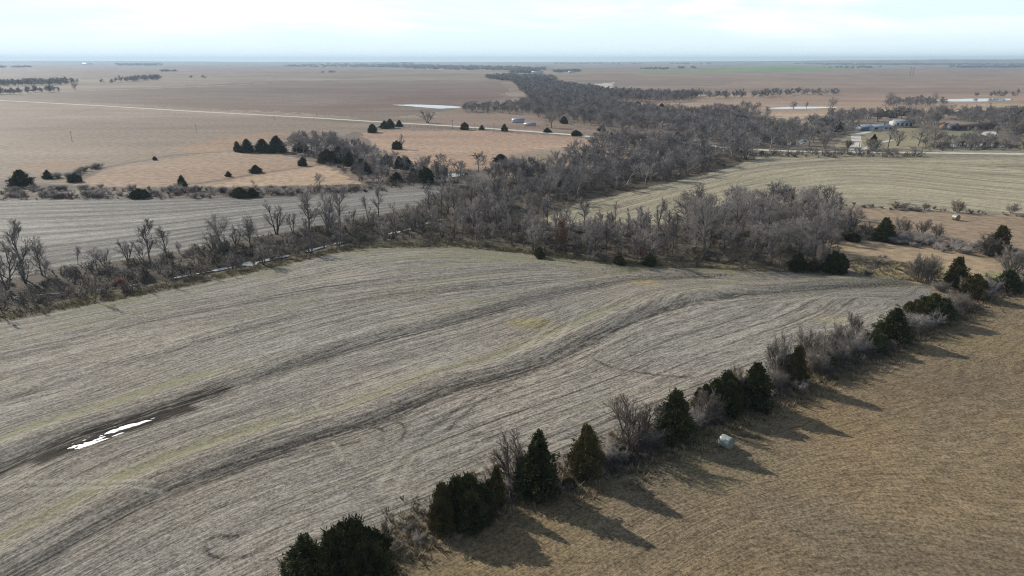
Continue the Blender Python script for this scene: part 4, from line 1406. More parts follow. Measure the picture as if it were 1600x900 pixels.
# ------------------------------------------------------------------ woods
WOODS = [
    # name, polygon of tree feet (px), m2 per tree, (min,max) height, protos, label, group
    ('left creek', [(-60, 448), (0, 438), (100, 424), (200, 410), (300, 392), (400, 372), (500, 354), (600, 338), (650, 326), (660, 345), (560, 366), (440, 392), (350, 410), (250, 428), (160, 442), (60, 452), (-60, 470)], 34, (2.8, 6.2), ['bare0', 'bare2', 'bare4', 'bare4', 'slim1', 'bare3'],
     'grey bare tree in the ragged belt on the far bank of the creek', 'trees on the far creek bank'),
    ('left fence', [(-60, 500), (0, 488), (150, 462), (300, 434), (400, 410), (500, 388), (560, 378), (555, 384), (500, 397), (400, 421), (300, 444), (150, 472), (0, 500), (-60, 512)], 26, (3, 6.5), ['slim0', 'slim1', 'slim2', 'bare4'],
     'thin dark bare tree on the near creek bank beside the big field', 'trees on the near creek bank'),
    ('bend', [(560, 368), (650, 346), (700, 330), (840, 348), (880, 355), (1040, 354), (1045, 412), (1000, 412), (900, 402), (800, 390), (700, 378), (600, 378)], 27, (5.5, 9.8), ['slim0', 'slim1', 'slim2', 'bare1', 'bare4', 'bare5'],
     'slender bare tree in the thicket between the big field and the middle field', 'slender trees of the middle thicket'),
    ('woodlot', [(1045, 410), (1052, 360), (1090, 330), (1150, 320), (1250, 322), (1300, 334), (1335, 352), (1335, 368), (1290, 396), (1240, 416), (1150, 410)], 34, (6, 10.5), ['bare0', 'bare3', 'bare3', 'bare5', 'bare0'],
     'domed bare tree packed in the woodlot right of the red-leaved oaks', 'trees of the woodlot'),
    ('diagonal', [(655, 340), (700, 320), (762, 293), (870, 268), (960, 255), (1060, 241), (1170, 236), (1180, 244), (1165, 250), (1100, 268), (1000, 290), (900, 312), (840, 332), (760, 345), (690, 345)], 58, (6.5, 11.5), ['bare0', 'bare1', 'bare2', 'bare4', 'bare5', 'slim1'],
     'grey bare tree in the long diagonal wood left of the green-tinged field', 'trees of the diagonal wood'),
    ('grove', [(445, 240), (480, 228), (520, 232), (525, 240), (560, 262), (480, 246)], 60, (8, 12), ['bare0', 'bare3'],
     'domed grey tree in the pasture grove beside the dark cedars', 'bare trees of the pasture grove'),
    ('draw', [(520, 240), (560, 240), (610, 258), (660, 266), (760, 268), (745, 280), (690, 292), (600, 293), (560, 284), (530, 262)], 90, (6, 10), ['bare0', 'bare3', 'bare4'],
     'grey bare tree in the brushy draw left of the square tan field', 'bare trees of the draw'),
    ('upper strip', [(940, 222), (990, 228), (1060, 226), (1180, 238), (1060, 241), (960, 254), (880, 266), (900, 250)], 90, (8, 12), ['bare0', 'bare3', 'bare4'],
     'grey bare tree where the diagonal wood meets the road', 'trees beside the road bend'),
    ('far wood', [(800, 128), (870, 132), (960, 147), (1060, 150), (1100, 150), (1060, 160), (970, 160), (960, 170), (1030, 178), (1060, 188), (1100, 184), (1200, 196), (1200, 232), (1100, 226), (1060, 212), (960, 206), (900, 194), (860, 188), (825, 180), (810, 170), (830, 158)], 75, (6.5, 12), ['bare0'],
     'grey bare tree in the great wood beyond the road', 'trees of the great wood'),
    ('farm left', [(1180, 232), (1200, 206), (1300, 196), (1335, 200), (1322, 214), (1290, 216), (1290, 232)], 100, (6, 12), ['bare0', 'bare4'], 'grey bare tree left of the farm drive', 'trees left of the farm drive'),
    ('road scrub', [(1180, 241), (1300, 242), (1440, 242), (1440, 245), (1300, 246), (1180, 246)], 50, (3, 6), ['bare4'], 'low bare tree along the road south of the farm', 'low trees along the farm road'),
    ('farm back', [(1290, 184), (1400, 184), (1480, 182), (1600, 180), (1700, 182), (1700, 205), (1590, 200), (1560, 204), (1480, 196), (1440, 202), (1420, 188), (1360, 192), (1300, 196)], 110, (7, 12), ['bare0'], 'grey bare tree sheltering the farm buildings', 'trees sheltering the farm'),
    ('farm right', [(1440, 234), (1450, 222), (1480, 221), (1700, 219), (1700, 236), (1560, 234)], 80, (4, 8), ['bare0', 'bare4'], 'bare tree by the pond right of the farm', 'trees round the farm pond'),
    ('far strip', [(960, 196), (1000, 182), (1060, 178), (1180, 181), (1100, 176), (1150, 172), (1185, 171), (1190, 176), (1200, 182), (1080, 190), (1000, 200)], 170, (7, 11), ['bare0'], 'grey tree on the far stream strip', 'trees of the far stream strip'),
    ('pond trees', [(1372, 169), (1400, 160), (1440, 158), (1480, 161.5), (1480, 165), (1420, 170)], 120, (6, 9), ['bare0'], 'bare tree by the far right pond', 'trees by the far right pond'),
    ('pond trees far', [(1500, 151.5), (1560, 150), (1700, 149), (1700, 151.5), (1560, 152)], 260, (7, 10), ['bare0'], 'bare tree beyond the far right pond', 'trees by the far right pond'),
    ('far row', [(1100, 151), (1240, 147), (1310, 147), (1300, 150), (1110, 155)], 260, (7, 11), ['bare0'], 'tree in a far row on the tan field', 'trees of the far row'),
    ('mid band', [(718, 176), (728, 171), (800, 166), (825, 166), (825, 179), (790, 178)], 60, (5, 8.5), ['bare0'], 'grey tree in the wood right of the white pond', 'trees of the great wood'),
    ('left far a', [(-80, 134), (0, 132), (100, 128), (128, 130), (100, 133), (0, 136)], 260, (9, 13), ['bare0'], 'grey tree of the far left belt', 'trees of the far left belts'),
    ('left far b', [(-80, 149), (0, 147), (90, 142), (95, 144), (0, 149), (-80, 152)], 200, (8, 12), ['bare0'], 'grey tree of the second far left belt', 'trees of the far left belts'),
    ('left far c', [(185, 128), (240, 123), (252, 125), (230, 127), (190, 129)], 300, (10, 15), ['bare0'], 'grey tree of the short far left belt', 'trees of the far left belts'),
    ('left far d', [(140, 129), (186, 128), (186, 131), (150, 131)], 1500, (8, 12), ['bare0'], 'grey tree of the short far left belt', 'trees of the far left belts'),
]
nat = np.random.RandomState(77)
cands = []
for wi, (nm, poly, area, (h0, h1), keys, lb, gp) in enumerate(WOODS):
    pg = GA(poly)
    lo, hi = pg.min(0), pg.max(0)
    A = 0.5 * abs(np.dot(pg[:, 0], np.roll(pg[:, 1], 1)) - np.dot(pg[:, 1], np.roll(pg[:, 0], 1)))
    want = int(A / area)
    cell = math.sqrt(area) * 0.6
    grid = {}
    got = 0
    tries = 0
    while got < want and tries < want * 40:
        tries += 1
        p = lo + nat.rand(2) * (hi - lo)
        if not inside(p[None], pg)[0]:
            continue
        k = (int(p[0] // cell), int(p[1] // cell))
        if any((k[0] + a, k[1] + b) in grid and np.hypot(*(grid[(k[0] + a, k[1] + b)] - p)) < cell for a in (-1, 0, 1) for b in (-1, 0, 1)):
            continue
        grid[k] = p
        got += 1
        cands.append((math.hypot(*p), p[0], p[1], nat.uniform(h0, h1), wi))
cands.sort()
N_IND = 300 - len(BT) - len(PALE) + 1
tk = np.array(taken)
ind = 0
stuff_trees = []
fills = []
for d, x, y, h, wi in cands:
    nm, poly, area, hh, keys, lb, gp = WOODS[wi]
    near_t = np.hypot(tk[:, 0] - x, tk[:, 1] - y).min()
    if near_t < 1.6:
        continue
    # keep the water of the creek clear
    dc = seg_dist(np.array([[x, y]]), CREEK)[0][0]
    if dc < 2.2:
        continue
    if ind < N_IND and d < 420:
        key = R_.choice(keys)
        fills.append(place(key, 'bare_tree', 'tree', lb, gp, x, y, h, None, None, R_, sq=R_.uniform(0.85, 1.2)))
        fills[-1]['_k'] = ('tall ' if h > 8 else 'low ' if h < 5.5 else '') + ('slender' if key.startswith('slim') else 'branching') + ' bare tree'
        ind += 1
    else:
        stuff_trees.append((x, y, h, d))
print('trees individual', ind, 'stuff', len(stuff_trees))


ORD = ['', 'second ', 'third ', 'fourth ', 'fifth ', 'sixth ', 'seventh ', 'eighth ', 'ninth ', 'tenth ', 'eleventh ', 'twelfth ', 'thirteenth ', 'fourteenth ', 'fifteenth ', 'sixteenth ', 'seventeenth ', 'eighteenth ', 'nineteenth ', 'twentieth ']
LAND = []      # (x, y, short phrase) of easily found things


def near_labels(objs, kind_of):
    """each repeated tree is named from the nearest easily found thing and its side of it"""
    buckets = {}
    L = np.array([(a, b) for a, b, _ in LAND])
    for o in objs:
        x, y = o.location.x, o.location.y
        d = np.hypot(L[:, 0] - x, L[:, 1] - y)
        k = int(d.argmin())
        lx, ly = L[k]
        # the view runs outward from the drone: compare bearings and distances
        b1, b0 = math.atan2(x, y), math.atan2(lx, ly)
        r1, r0_ = math.hypot(x, y), math.hypot(lx, ly)
        lat = (b1 - b0) * r1
        dep = r1 - r0_
        side = ('behind' if dep > 0 else 'in front of') if abs(dep) > 1.2 * abs(lat) else ('left of' if lat < 0 else 'right of')
        buckets.setdefault((k, side, kind_of(o)), []).append((d[k], o))
    for (k, side, kd), lst in buckets.items():
        lst.sort(key=lambda q: q[0])
        for i_, (dd, o) in enumerate(lst):
            if i_ < 20:
                o['label'] = '%s%s %s the %s' % ('nearest ' if i_ == 0 else ORD[i_] + 'nearest ', kd, side, LAND[k][2])


def merge(name, templates, items, mat, label=None):
    """templates: list of (V,T,h); items: (x,y,h,idx,rot,sq). one mesh object of kind stuff"""
    Vs, Ts = [], []
    o = 0
    for x, y, h, k, a, sq, z in items:
        V, T, th = templates[k]
        s = h / th
        c, sn = math.cos(a) * s * sq, math.sin(a) * s * sq
        W = np.empty_like(V)
        W[:, 0] = V[:, 0] * c - V[:, 1] * sn + x
        W[:, 1] = V[:, 0] * sn + V[:, 1] * c + y
        W[:, 2] = V[:, 2] * s + z
        Vs.append(W.astype(np.float32))
        Ts.append(T + o)
        o += len(V)
    me = mesh_from(name, np.vstack(Vs), np.vstack(Ts), mat)
    ob = bpy.data.objects.new(name, me)
    col.objects.link(ob)
    tag(ob, kind='stuff')
    return ob


def tpl(t_, c_):
    V1, T1_ = t_.arrays()
    V2, T2_ = c_.arrays()
    V = np.vstack([V1, V2])
    return V, np.vstack([T1_, T2_ + len(V1)]), V[:, 2].max()


LOWT = [tpl(*bare_tree(500 + i, 10, stems=1 + i % 2, spread=44, trunk_frac=0.25, counts=(9, 8, 9), leader=0.72, ratio=(0.55, 0.5, 0.6), up=0.10, twig_r=0.045, low=True)) for i in range(4)]
VLOW = [tpl(*bare_tree(520 + i, 10, stems=1, spread=48, trunk_frac=0.2, counts=(11, 14), leader=0.7, ratio=(0.6, 0.7), up=0.06, twig_r=0.22, low=True)) for i in range(4)]
mid_items = [(x, y, h, nat.randint(4), nat.rand() * 6.28, nat.uniform(0.9, 1.4), 0) for x, y, h, d in stuff_trees if d < 900]
far_items = [(x, y, h, nat.randint(4), nat.rand() * 6.28, nat.uniform(1.0, 1.6), 0) for x, y, h, d in stuff_trees if d >= 900]
print('mid', len(mid_items), 'far', len(far_items))

# very distant tree belts, low and blue with distance
BELTS = [
    ([(440, 103), (520, 100), (640, 101), (760, 104), (850, 107), (852, 111), (760, 110), (700, 109.5), (560, 105), (440, 104.5)], 420, 1.0),
    ([(755, 123), (800, 118), (870, 124), (860, 128), (800, 127)], 130, 1.0),
    ([(800, 111), (842, 112), (842, 114), (800, 115)], 70, 1.0),
    ([(862, 112), (905, 110), (905, 113), (870, 114)], 60, 0.8),
    ([(1230, 100), (1400, 98.5), (1600, 99.5), (1750, 100), (1750, 104), (1500, 103), (1300, 102)], 420, 1.1),
    ([(1420, 97.2), (1440, 97), (1442, 97.8), (1420, 98)], 20, 1.3),
    ([(1480, 105), (1700, 104.5), (1700, 107), (1500, 106.4)], 140, 0.9),
    ([(-100, 105.5), (35, 104.5), (60, 106), (-100, 107.5)], 60, 0.9),
    ([(175, 101.5), (250, 100.5), (258, 103), (180, 103)], 60, 1.2),
    ([(605, 98.3), (645, 98.2), (645, 98.8), (605, 98.8)], 16, 1.6),
    ([(995, 108), (1020, 107), (1045, 107.5), (1040, 109)], 22, 0.9),
    ([(1055, 106), (1068, 106), (1068, 107.5), (1057, 107.6)], 10, 1.0),
    ([(1080, 106.5), (1088, 106.5), (1088, 107.2), (1080, 107.2)], 4, 1.1),
    ([(1045, 98.5), (1110, 98), (1110, 99.2), (1050, 99.4)], 26, 1.3),
    ([(860, 98.8), (940, 98.8), (1000, 99), (1000, 99.6), (860, 99.6)], 30, 1.1),
    ([(1280, 106), (1380, 105), (1380, 107), (1290, 107.4)], 22, 0.9),
    ([(250, 112), (280, 112), (280, 112.6), (252, 112.6)], 6, 0.8),
    ([(500, 113.5), (525, 113.5), (525, 114.4), (500, 114.4)], 5, 0.8),
    ([(298, 121), (300, 121), (300, 122), (298, 122)], 1, 0.8),
    ([(314, 121.5), (317, 121.5), (317, 122.4), (314, 122.4)], 1, 0.8),
]
belt_items = []
for poly, cnt_, sc in BELTS:
    pg = GA(poly)
    lo, hi = pg.min(0), pg.max(0)
    got = 0
    tr_ = 0
    cnt_ = int(cnt_ * 1.6) if cnt_ > 50 else cnt_
    while got < cnt_ and tr_ < 20000:
        tr_ += 1
        # spread evenly over the seen strip
        q = np.array(poly)
        px_, py_ = nat.uniform(q[:, 0].min(), q[:, 0].max()), nat.uniform(q[:, 1].min(), q[:, 1].max())
        if not inside(np.array([[px_, py_]]), q)[0]:
            continue
        p = np.array(G(px_, py_))
        rr_ = math.hypot(*p)
        if rr_ > 9300:
            p *= 9300 / rr_
        z = terrain(p[None])[0]
        d = math.hypot(*p)
        belt_items.append((p[0], p[1], sc * nat.uniform(8, 13) * (1 + d / 20000), nat.randint(4), nat.rand() * 6.28, nat.uniform(1.5, 2.6) + d / 6000, z - 1.0))
        got += 1
merge('distant_woods', VLOW, far_items + belt_items, M['wood_twig'])
merge('woods', LOWT, mid_items, M['wood_twig'])

# ------------------------------------------------------------------ shrubs
SH = []
GSH = 'bare shrubs of the diagonal hedgerow'
hedge_px = [(540, 900), (650, 850), (760, 800), (800, 775), (870, 762), (960, 728), (1000, 712), (1100, 672), (1200, 622), (1230, 606), (1300, 576), (1340, 560), (1420, 520), (1470, 495), (1530, 470), (1600, 440)]
HSH = [
    (790, 775, 745, 30, 'dim bare shrub left of the tall tiered cedar'), (815, 735, 700, 36, 'open grey shrub behind the tall tiered cedar'), (868, 770, 742, 30, 'low shrub between the tiered and the rust tinted cedar'),
    (888, 764, 748, 18, 'tiny shrub at the left foot of the rust tinted cedar'), (960, 722, 680, 46, 'bushy grey shrub right of the rust tinted cedar'), (1008, 700, 660, 50, 'dense grey shrub left of the dense pointed cedar'),
    (975, 725, 700, 30, 'dark low shrub in shade below the fanned bare tree'), (1085, 668, 625, 44, 'grey shrub right of the dense pointed cedar'), (1110, 655, 622, 40, 'grey shrub behind the bale'),
    (1205, 612, 560, 40, 'pale tall shrub right of the rounded cedar'), (1222, 606, 575, 34, 'pale shrub left of the olive cone cedar'), (1275, 582, 530, 50, 'pale wispy shrub right of the olive cone cedar'),
    (1305, 566, 520, 54, 'pale wispy shrub in the middle of the whitish row'), (1330, 556, 515, 48, 'brownish shrub under the V shaped tree'), (1350, 545, 510, 40, 'brownish shrub left of the low spreading cedar'),
    (1415, 520, 480, 44, 'grey shrub right of the broad dark cedar'), (1440, 512, 478, 54, 'dense dark shrub in the long brushy clump'), (1475, 495, 458, 50, 'grey shrub at the right of the long brushy clump'),
    (1500, 484, 450, 44, 'whitish shrub near the top of the hedgerow'), (1535, 470, 440, 40, 'brown shrub beside the grey-green leaning cedar'), (1545, 455, 428, 36, 'grey shrub left of the squat right edge cedar'),
    (1505, 456, 430, 22, 'olive brown shrub between the leaning cedar and the grey-green one'), (1590, 445, 425, 30, 'low shrub at the right end of the hedgerow'), (1470, 455, 436, 30, 'small shrub below the pale round bush'),
    (1355, 430, 418, 22, 'dead brown shrub at the gap before the pale round bush'), (640, 830, 812, 20, 'sparse shrub in the gap right of the bottom cedars'), (655, 845, 832, 30, 'low brambly shrub in the gap by the bottom cedars'),
    (1160, 640, 610, 40, 'grey shrub between the dark cedars and the bale row'), (1185, 640, 612, 34, 'grey shrub at the foot of the rounded cedar'), (1250, 612, 590, 30, 'low shrub at the foot of the olive cone cedar'),
    (1375, 552, 530, 30, 'shrub at the foot of the low spreading cedar'), (930, 745, 725, 30, 'low dark shrub at the right foot of the rust tinted cedar'),
]
for i, (xb, yb, yt, wp, lb) in enumerate(HSH):
    ks = 'palescrub%d' % (i % 2) if ('pale' in lb or 'whitish' in lb) else 'shrub%d' % (i % 3)
    put(ks, 'bare_shrub', 'shrub', lb, GSH, xb, yb, yt, wp)
put('cedar4', 'cedar_tree', 'cedar tree', 'bright green little cedar standing before the fanned bare tree', HC, 974, 722, 697, 20)
put('cedar4', 'cedar_tree', 'cedar tree', 'small dark cedar seedling at the foot of the tall tiered cedar', HC, 889, 762, 745, 18)

# brush along lines: individuals near, one label per line
BRL = [
    ([(1310, 318), (1330, 322), (1400, 326), (1500, 331), (1600, 337)], 46, (0.5, 1.4), 'low grey weed shrub on the fence line above the far bale', 'fence line shrubs above the far bale'),
    ([(1320, 372), (1350, 372), (1400, 378), (1450, 380), (1500, 392), (1560, 400)], 44, (1.2, 2.6), 'grey shrub in the brushy strip between the two tan pastures', 'shrubs of the brushy strip'),
    ([(1330, 366), (1400, 370), (1470, 378), (1540, 392), (1600, 398)], 30, (1.2, 2.6), 'grey shrub in the brushy strip between the two tan pastures', 'shrubs of the brushy strip'),
    ([(1320, 408), (1380, 404), (1340, 428), (1290, 424)], 10, (0.6, 1.3), 'brown weed shrub at the woodlot corner', 'weed shrubs at the woodlot corner'),
    ([(0, 300), (60, 298), (130, 296), (250, 296), (330, 300), (440, 300)], 56, (1.2, 2.8), 'dark shrub in the brush row above the striped field', 'brush row above the striped field'),
    ([(0, 308), (80, 308), (180, 306), (300, 306), (420, 304), (520, 298), (600, 294)], 56, (1.2, 3.0), 'dark shrub in the brush row above the striped field', 'brush row above the striped field'),
    ([(20, 292), (60, 280), (110, 278), (130, 268), (158, 262)], 26, (1.5, 3.4), 'dark shrub on the slope left of the tan pasture', 'shrubs left of the tan pasture'),
]
brush_fill = []
for px_line, cnt_, (h0, h1), lb, gp in BRL:
    L = smooth_line(GA(px_line))
    dcum = np.r_[0, np.cumsum(np.hypot(*np.diff(L, axis=0).T))]
    for k in range(cnt_):
        s = nat.rand() * dcum[-1]
        x, y = np.interp(s, dcum, L[:, 0]) + nat.randn() * 1.2, np.interp(s, dcum, L[:, 1]) + nat.randn() * 1.8
        brush_fill.append(place('shrub%d' % nat.randint(3), 'bare_shrub', 'shrub', lb, gp, x, y, nat.uniform(h0, h1), None, None, R_, sq=nat.uniform(1.2, 2.2)))

for px_, py_, ph_ in [(37, 436, 'tall leaning creek tree'), (66, 430, 'tree with upswept limbs'), (122, 414, 'small leaning creek tree'), (235, 414, 'tall twin creek trees'), (346, 388, 'dome shaped creek tree'), (432, 366, 'grey multi-stemmed creek tree'), (512, 364, 'big twin-stemmed creek tree'), (592, 338, 'crisp dark field tree'), (672, 336, 'arching grey tree'),
                      (192, 450, 'red sapling by the creek'), (843, 402, 'evergreen below the red oak'), (875, 396, 'tall rust-leaved oak'), (930, 402, 'symmetrical dark oak'), (968, 412, 'small field-edge evergreen'), (1003, 404, 'middle rust-leaved oak'), (1037, 402, 'rightmost rust-leaved oak'), (1100, 404, 'broadest woodlot oak'), (1150, 372, 'domed tree behind that oak'),
                      (1245, 422, 'cedar under the woodlot edge'), (1283, 422, 'white dead trunk'), (1302, 424, 'wide corner cedar'), (1328, 376, 'squat cedar beside the woodlot'), (1318, 360, 'whitish tree topping the woodlot'), (1380, 376, 'lone conical cedar'), (1440, 366, 'pale tree above the brush'), (1558, 399, 'large right edge cedar'), (1496, 332, 'fence line bush above the bale'), (1404, 326, 'low pale fence bush'), (1580, 333, 'right fence bush'),
                      (35, 291, 'large left edge cedar'), (75, 279, 'small left cedar'), (118, 284, 'low cedar in the brush'), (218, 309, 'dark bush at the striped field'), (285, 292, 'narrow upright cedar'), (375, 308, 'wide evergreen bush'), (500, 292, 'grey tree below the pale pasture'), (395, 307, 'evergreen bush right of the wide one'), (665, 285, 'cedar at the bright pool'), (782, 252, 'evergreen atop the diagonal wood')]:
    LAND.append(G(px_, py_) + (ph_,))
near_labels(fills, lambda o: o['_k'])
for o in fills:
    del o['_k']
near_labels(brush_fill, lambda o: 'pale weed shrub' if 'weed' in o['label'] else 'grey shrub' if 'grey' in o['label'] else 'dark shrub')

# uncountable tangle of brush under the trees and rough grass along the hedges
BRT = []
for i in range(4):
    t_, c_ = shrub(600 + i, H=1.5, stems=6, twigs=8, spread=0.9, r=0.03, fine=3)
    BRT.append(tpl(t_, c_))
br_items = []
hedge_u = smooth_line(GA([(600, 862), (690, 812), (790, 768), (920, 736), (1050, 684), (1180, 628), (1250, 600), (1400, 532), (1490, 487), (1560, 452), (1640, 432)]))
dcum_h = np.r_[0, np.cumsum(np.hypot(*np.diff(hedge_u, axis=0).T))]


def scatter(poly_px, area, h0, h1, raw=False, sq=(1.0, 2.0), maxn=9000, keep=None, out=br_items):
    pg = poly_px if raw else GA(poly_px)
    A = 0.5 * abs(np.dot(pg[:, 0], np.roll(pg[:, 1], 1)) - np.dot(pg[:, 1], np.roll(pg[:, 0], 1)))
    want = min(maxn, int(A / area))
    lo, hi = pg.min(0), pg.max(0)
    box = np.prod(hi - lo)
    P = lo + nat.rand(int(want * box / A), 2) * (hi - lo)
    P = P[inside(P, pg)]
    if keep:
        P = P[keep(P)]
    for p in P:
        out.append((p[0], p[1], nat.uniform(h0, h1), nat.randint(4), nat.rand() * 6.28, nat.uniform(*sq), -0.1))


CR0, CR1 = G(335, 418)[0], G(560, 370)[0]


def off_creek(P):
    d, sd_, a = seg_dist(P, CREEK)
    open_ = (P[:, 0] > CR0) & (P[:, 0] < CR1) & (sd_ < 0) & (d < 6.5) & (vnoise(a / 5.0, a * 0 + 4.4) > 0.5)
    return (d > 0.9) & ~open_



near_creek = GA([(-60, 450), (0, 442), (200, 412), (400, 376), (600, 342), (660, 330), (760, 350), (1045, 356), (1045, 412), (900, 403), (720, 382), (600, 380), (500, 393), (400, 416), (200, 458), (0, 496), (-60, 508)])
scatter(near_creek, 5.5, 0.7, 2.6, True, keep=off_creek)
scatter([(1045, 412), (1052, 355), (1150, 318), (1290, 326), (1335, 352), (1335, 372), (1300, 400), (1320, 424), (1240, 422), (1150, 414)], 7, 0.8, 2.2)
scatter([(640, 330), (690, 302), (760, 286), (870, 270), (960, 257), (1060, 243), (1175, 238), (1180, 246), (1100, 270), (1000, 292), (900, 314), (840, 335), (760, 348), (690, 345)], 14, 1.0, 2.8)
scatter([(-60, 300), (300, 296), (560, 290), (640, 272), (760, 266), (700, 292), (560, 302), (300, 310), (-60, 314)], 9, 0.5, 2.0)
scatter([(445, 240), (520, 236), (600, 258), (700, 268), (690, 290), (600, 294), (560, 284), (520, 262)], 22, 1, 2.5)
scatter([(1180, 238), (1440, 240), (1440, 246), (1180, 247)], 16, 1.0, 3.2)
scatter([(1440, 236), (1460, 224), (1700, 221), (1700, 236)], 22, 1, 3.5)
scatter([(1320, 374), (1350, 368), (1480, 376), (1600, 396), (1600, 402), (1480, 392), (1400, 382)], 9, 0.5, 1.5)
for k_ in range(1100):
    s_h = nat.rand() * dcum_h[-1]
    if vnoise(np.array([s_h / 7.0]), np.array([2.2]))[0] < 0.28:
        continue
    o_ = nat.randn() * 1.1
    br_items.append((np.interp(s_h, dcum_h, hedge_u[:, 0]) + o_ * 0.5, np.interp(s_h, dcum_h, hedge_u[:, 1]) - o_ * 0.8, nat.uniform(0.7, 2.2), nat.randint(4), nat.rand() * 6.28, nat.uniform(0.9, 1.5), -0.1))
merge('underbrush', BRT, br_items, M['brush'])

# dry grass tufts
GT = []
for i in range(4):
    gm_ = MB()
    rg = np.random.RandomState(800 + i)
    for k in range(16):
        a = rg.rand() * 6.28
        p = np.array([math.cos(a), math.sin(a), 0]) * rg.rand() * 0.28
        d = np.array([math.cos(a) * 0.5, math.sin(a) * 0.5, 1]) * rg.uniform(0.25, 0.5)
        s_ = np.array([-math.sin(a), math.cos(a), 0]) * 0.035
        gm_.add([p - s_, p + s_, p + d], [(0, 1, 2)])
    V, T = gm_.arrays()
    GT.append((V, T, V[:, 2].max()))
gr_items = []
hedge_l = smooth_line(GA([(440, 960), (520, 905), (620, 850), (690, 815), (790, 770), (920, 738), (1050, 685), (1180, 630), (1250, 600), (1400, 532), (1490, 487), (1560, 452), (1650, 432)]))
dcum = np.r_[0, np.cumsum(np.hypot(*np.diff(hedge_l, axis=0).T))]
for k in range(5200):
    s = nat.rand() * dcum[-1]
    o_ = nat.randn() * 1.9
    x, y = np.interp(s, dcum, hedge_l[:, 0]) + o_ * 0.5 + nat.randn() * 0.6, np.interp(s, dcum, hedge_l[:, 1]) - o_ + nat.randn() * 0.6
    gr_items.append((x, y, nat.uniform(0.25, 0.7), nat.randint(4), nat.rand() * 6.28, nat.uniform(1.0, 1.8), 0))
scatter([(-60, 505), (0, 490), (200, 455), (400, 415), (560, 380), (720, 378), (900, 400), (1040, 412), (1300, 424), (1300, 428), (1040, 418), (900, 405), (720, 386), (560, 388), (400, 424), (200, 465), (0, 502), (-60, 515)], 0.5, 0.3, 0.8, out=gr_items, maxn=6000)
scatter([(1330, 402), (1400, 408), (1480, 428), (1480, 448), (1400, 436), (1330, 424)], 0.35, 0.3, 0.7, out=gr_items, maxn=2500)
merge('dry_grass', GT, gr_items, M['dry_grass'])


# ------------------------------------------------------------------ bales
def bale(name, label, xb, yb, diam, length, rz, wrap):
    x, y = G(xb, yb)
    e = empty(name, (x, y, 0), rz)
    tag(e, label, 'hay bale')
    r = diam / 2
    body, ends, seam = MB(), MB(), MB()
    prof = [(-length / 2, r * 0.93), (-length / 2 + 0.06, r), (-length / 4, r * 1.012), (0, r * 1.0), (length / 4, r * 1.012), (length / 2 - 0.06, r), (length / 2, r * 0.93)]
    n = 40
    a = np.arange(n) * 2 * math.pi / n
    V, T = [], []
    for i, (px_, rad) in enumerate(prof):
        wob = 1 + 0.006 * np.sin(a * 5 + i * 1.3)
        zz = np.maximum(np.sin(a) * rad * wob, -r * 0.96) + r * 0.955
        V.append(np.c_[np.full(n, px_), np.cos(a) * rad * wob, zz])
    for i in range(len(prof) - 1):
        for j in range(n):
            a0, a1 = i * n + j, i * n + (j + 1) % n
            T += [(a0, a1, a1 + n), (a0, a1 + n, a0 + n)]
    body.add(np.vstack(V), T)
    body.build('wrap' if wrap else 'body', M['wrap'] if wrap else M['brown_hay'], e, True)
    for sx in (-1, 1):
        eb = MB()
        rings = [0.93, 0.7, 0.45, 0.2]
        VV, TT = [], []
        for i, f in enumerate(rings):
            VV.append(np.c_[np.full(n, sx * (length / 2 + 0.004 - 0.02 * (i % 2))), np.cos(a) * r * f, np.maximum(np.sin(a) * r * f, -r * 0.96) + r * 0.955])
        VV.append(np.array([[sx * length / 2, 0, r * 0.955]]))
        for i in range(len(rings) - 1):
            for j in range(n):
                a0, a1 = i * n + j, i * n + (j + 1) % n
                TT += [(a0, a1, a1 + n), (a0, a1 + n, a0 + n)]
        c0 = len(rings) * n
        for j in range(n):
            TT.append(((len(rings) - 1) * n + j, (len(rings) - 1) * n + (j + 1) % n, c0))
        eb.add(np.vstack(VV), TT)
        eb.build('end_face', M['bale_end'] if wrap else M['brown_hay'], e)
    if not wrap:
        nb = MB()
        aa = np.linspace(0.15, math.pi - 0.15, 18)
        V, T = [], []
        for i, px_ in enumerate((-length / 2 + 0.02, length / 2 - 0.02)):
            V.append(np.c_[np.full(18, px_), np.cos(aa) * r * 1.02, np.sin(aa) * r * 1.02 + r * 0.955])
        for j in range(17):
            T += [(j, j + 1, j + 19), (j, j + 19, j + 18)]
        nb.add(np.vstack(V), T)
        nb.build('net_wrap', M['wrap'], e, True)
    return e


bale('round_bale', 'round hay bale in pale green-white wrap lying on the hayfield right of a pointed cedar', 1134, 698, 1.5, 1.4, math.radians(-50), True)
bale('round_bale', 'brown round bale with a pale top on the far tan pasture near the right edge', 1493, 344, 1.7, 1.5, math.radians(-75), False)


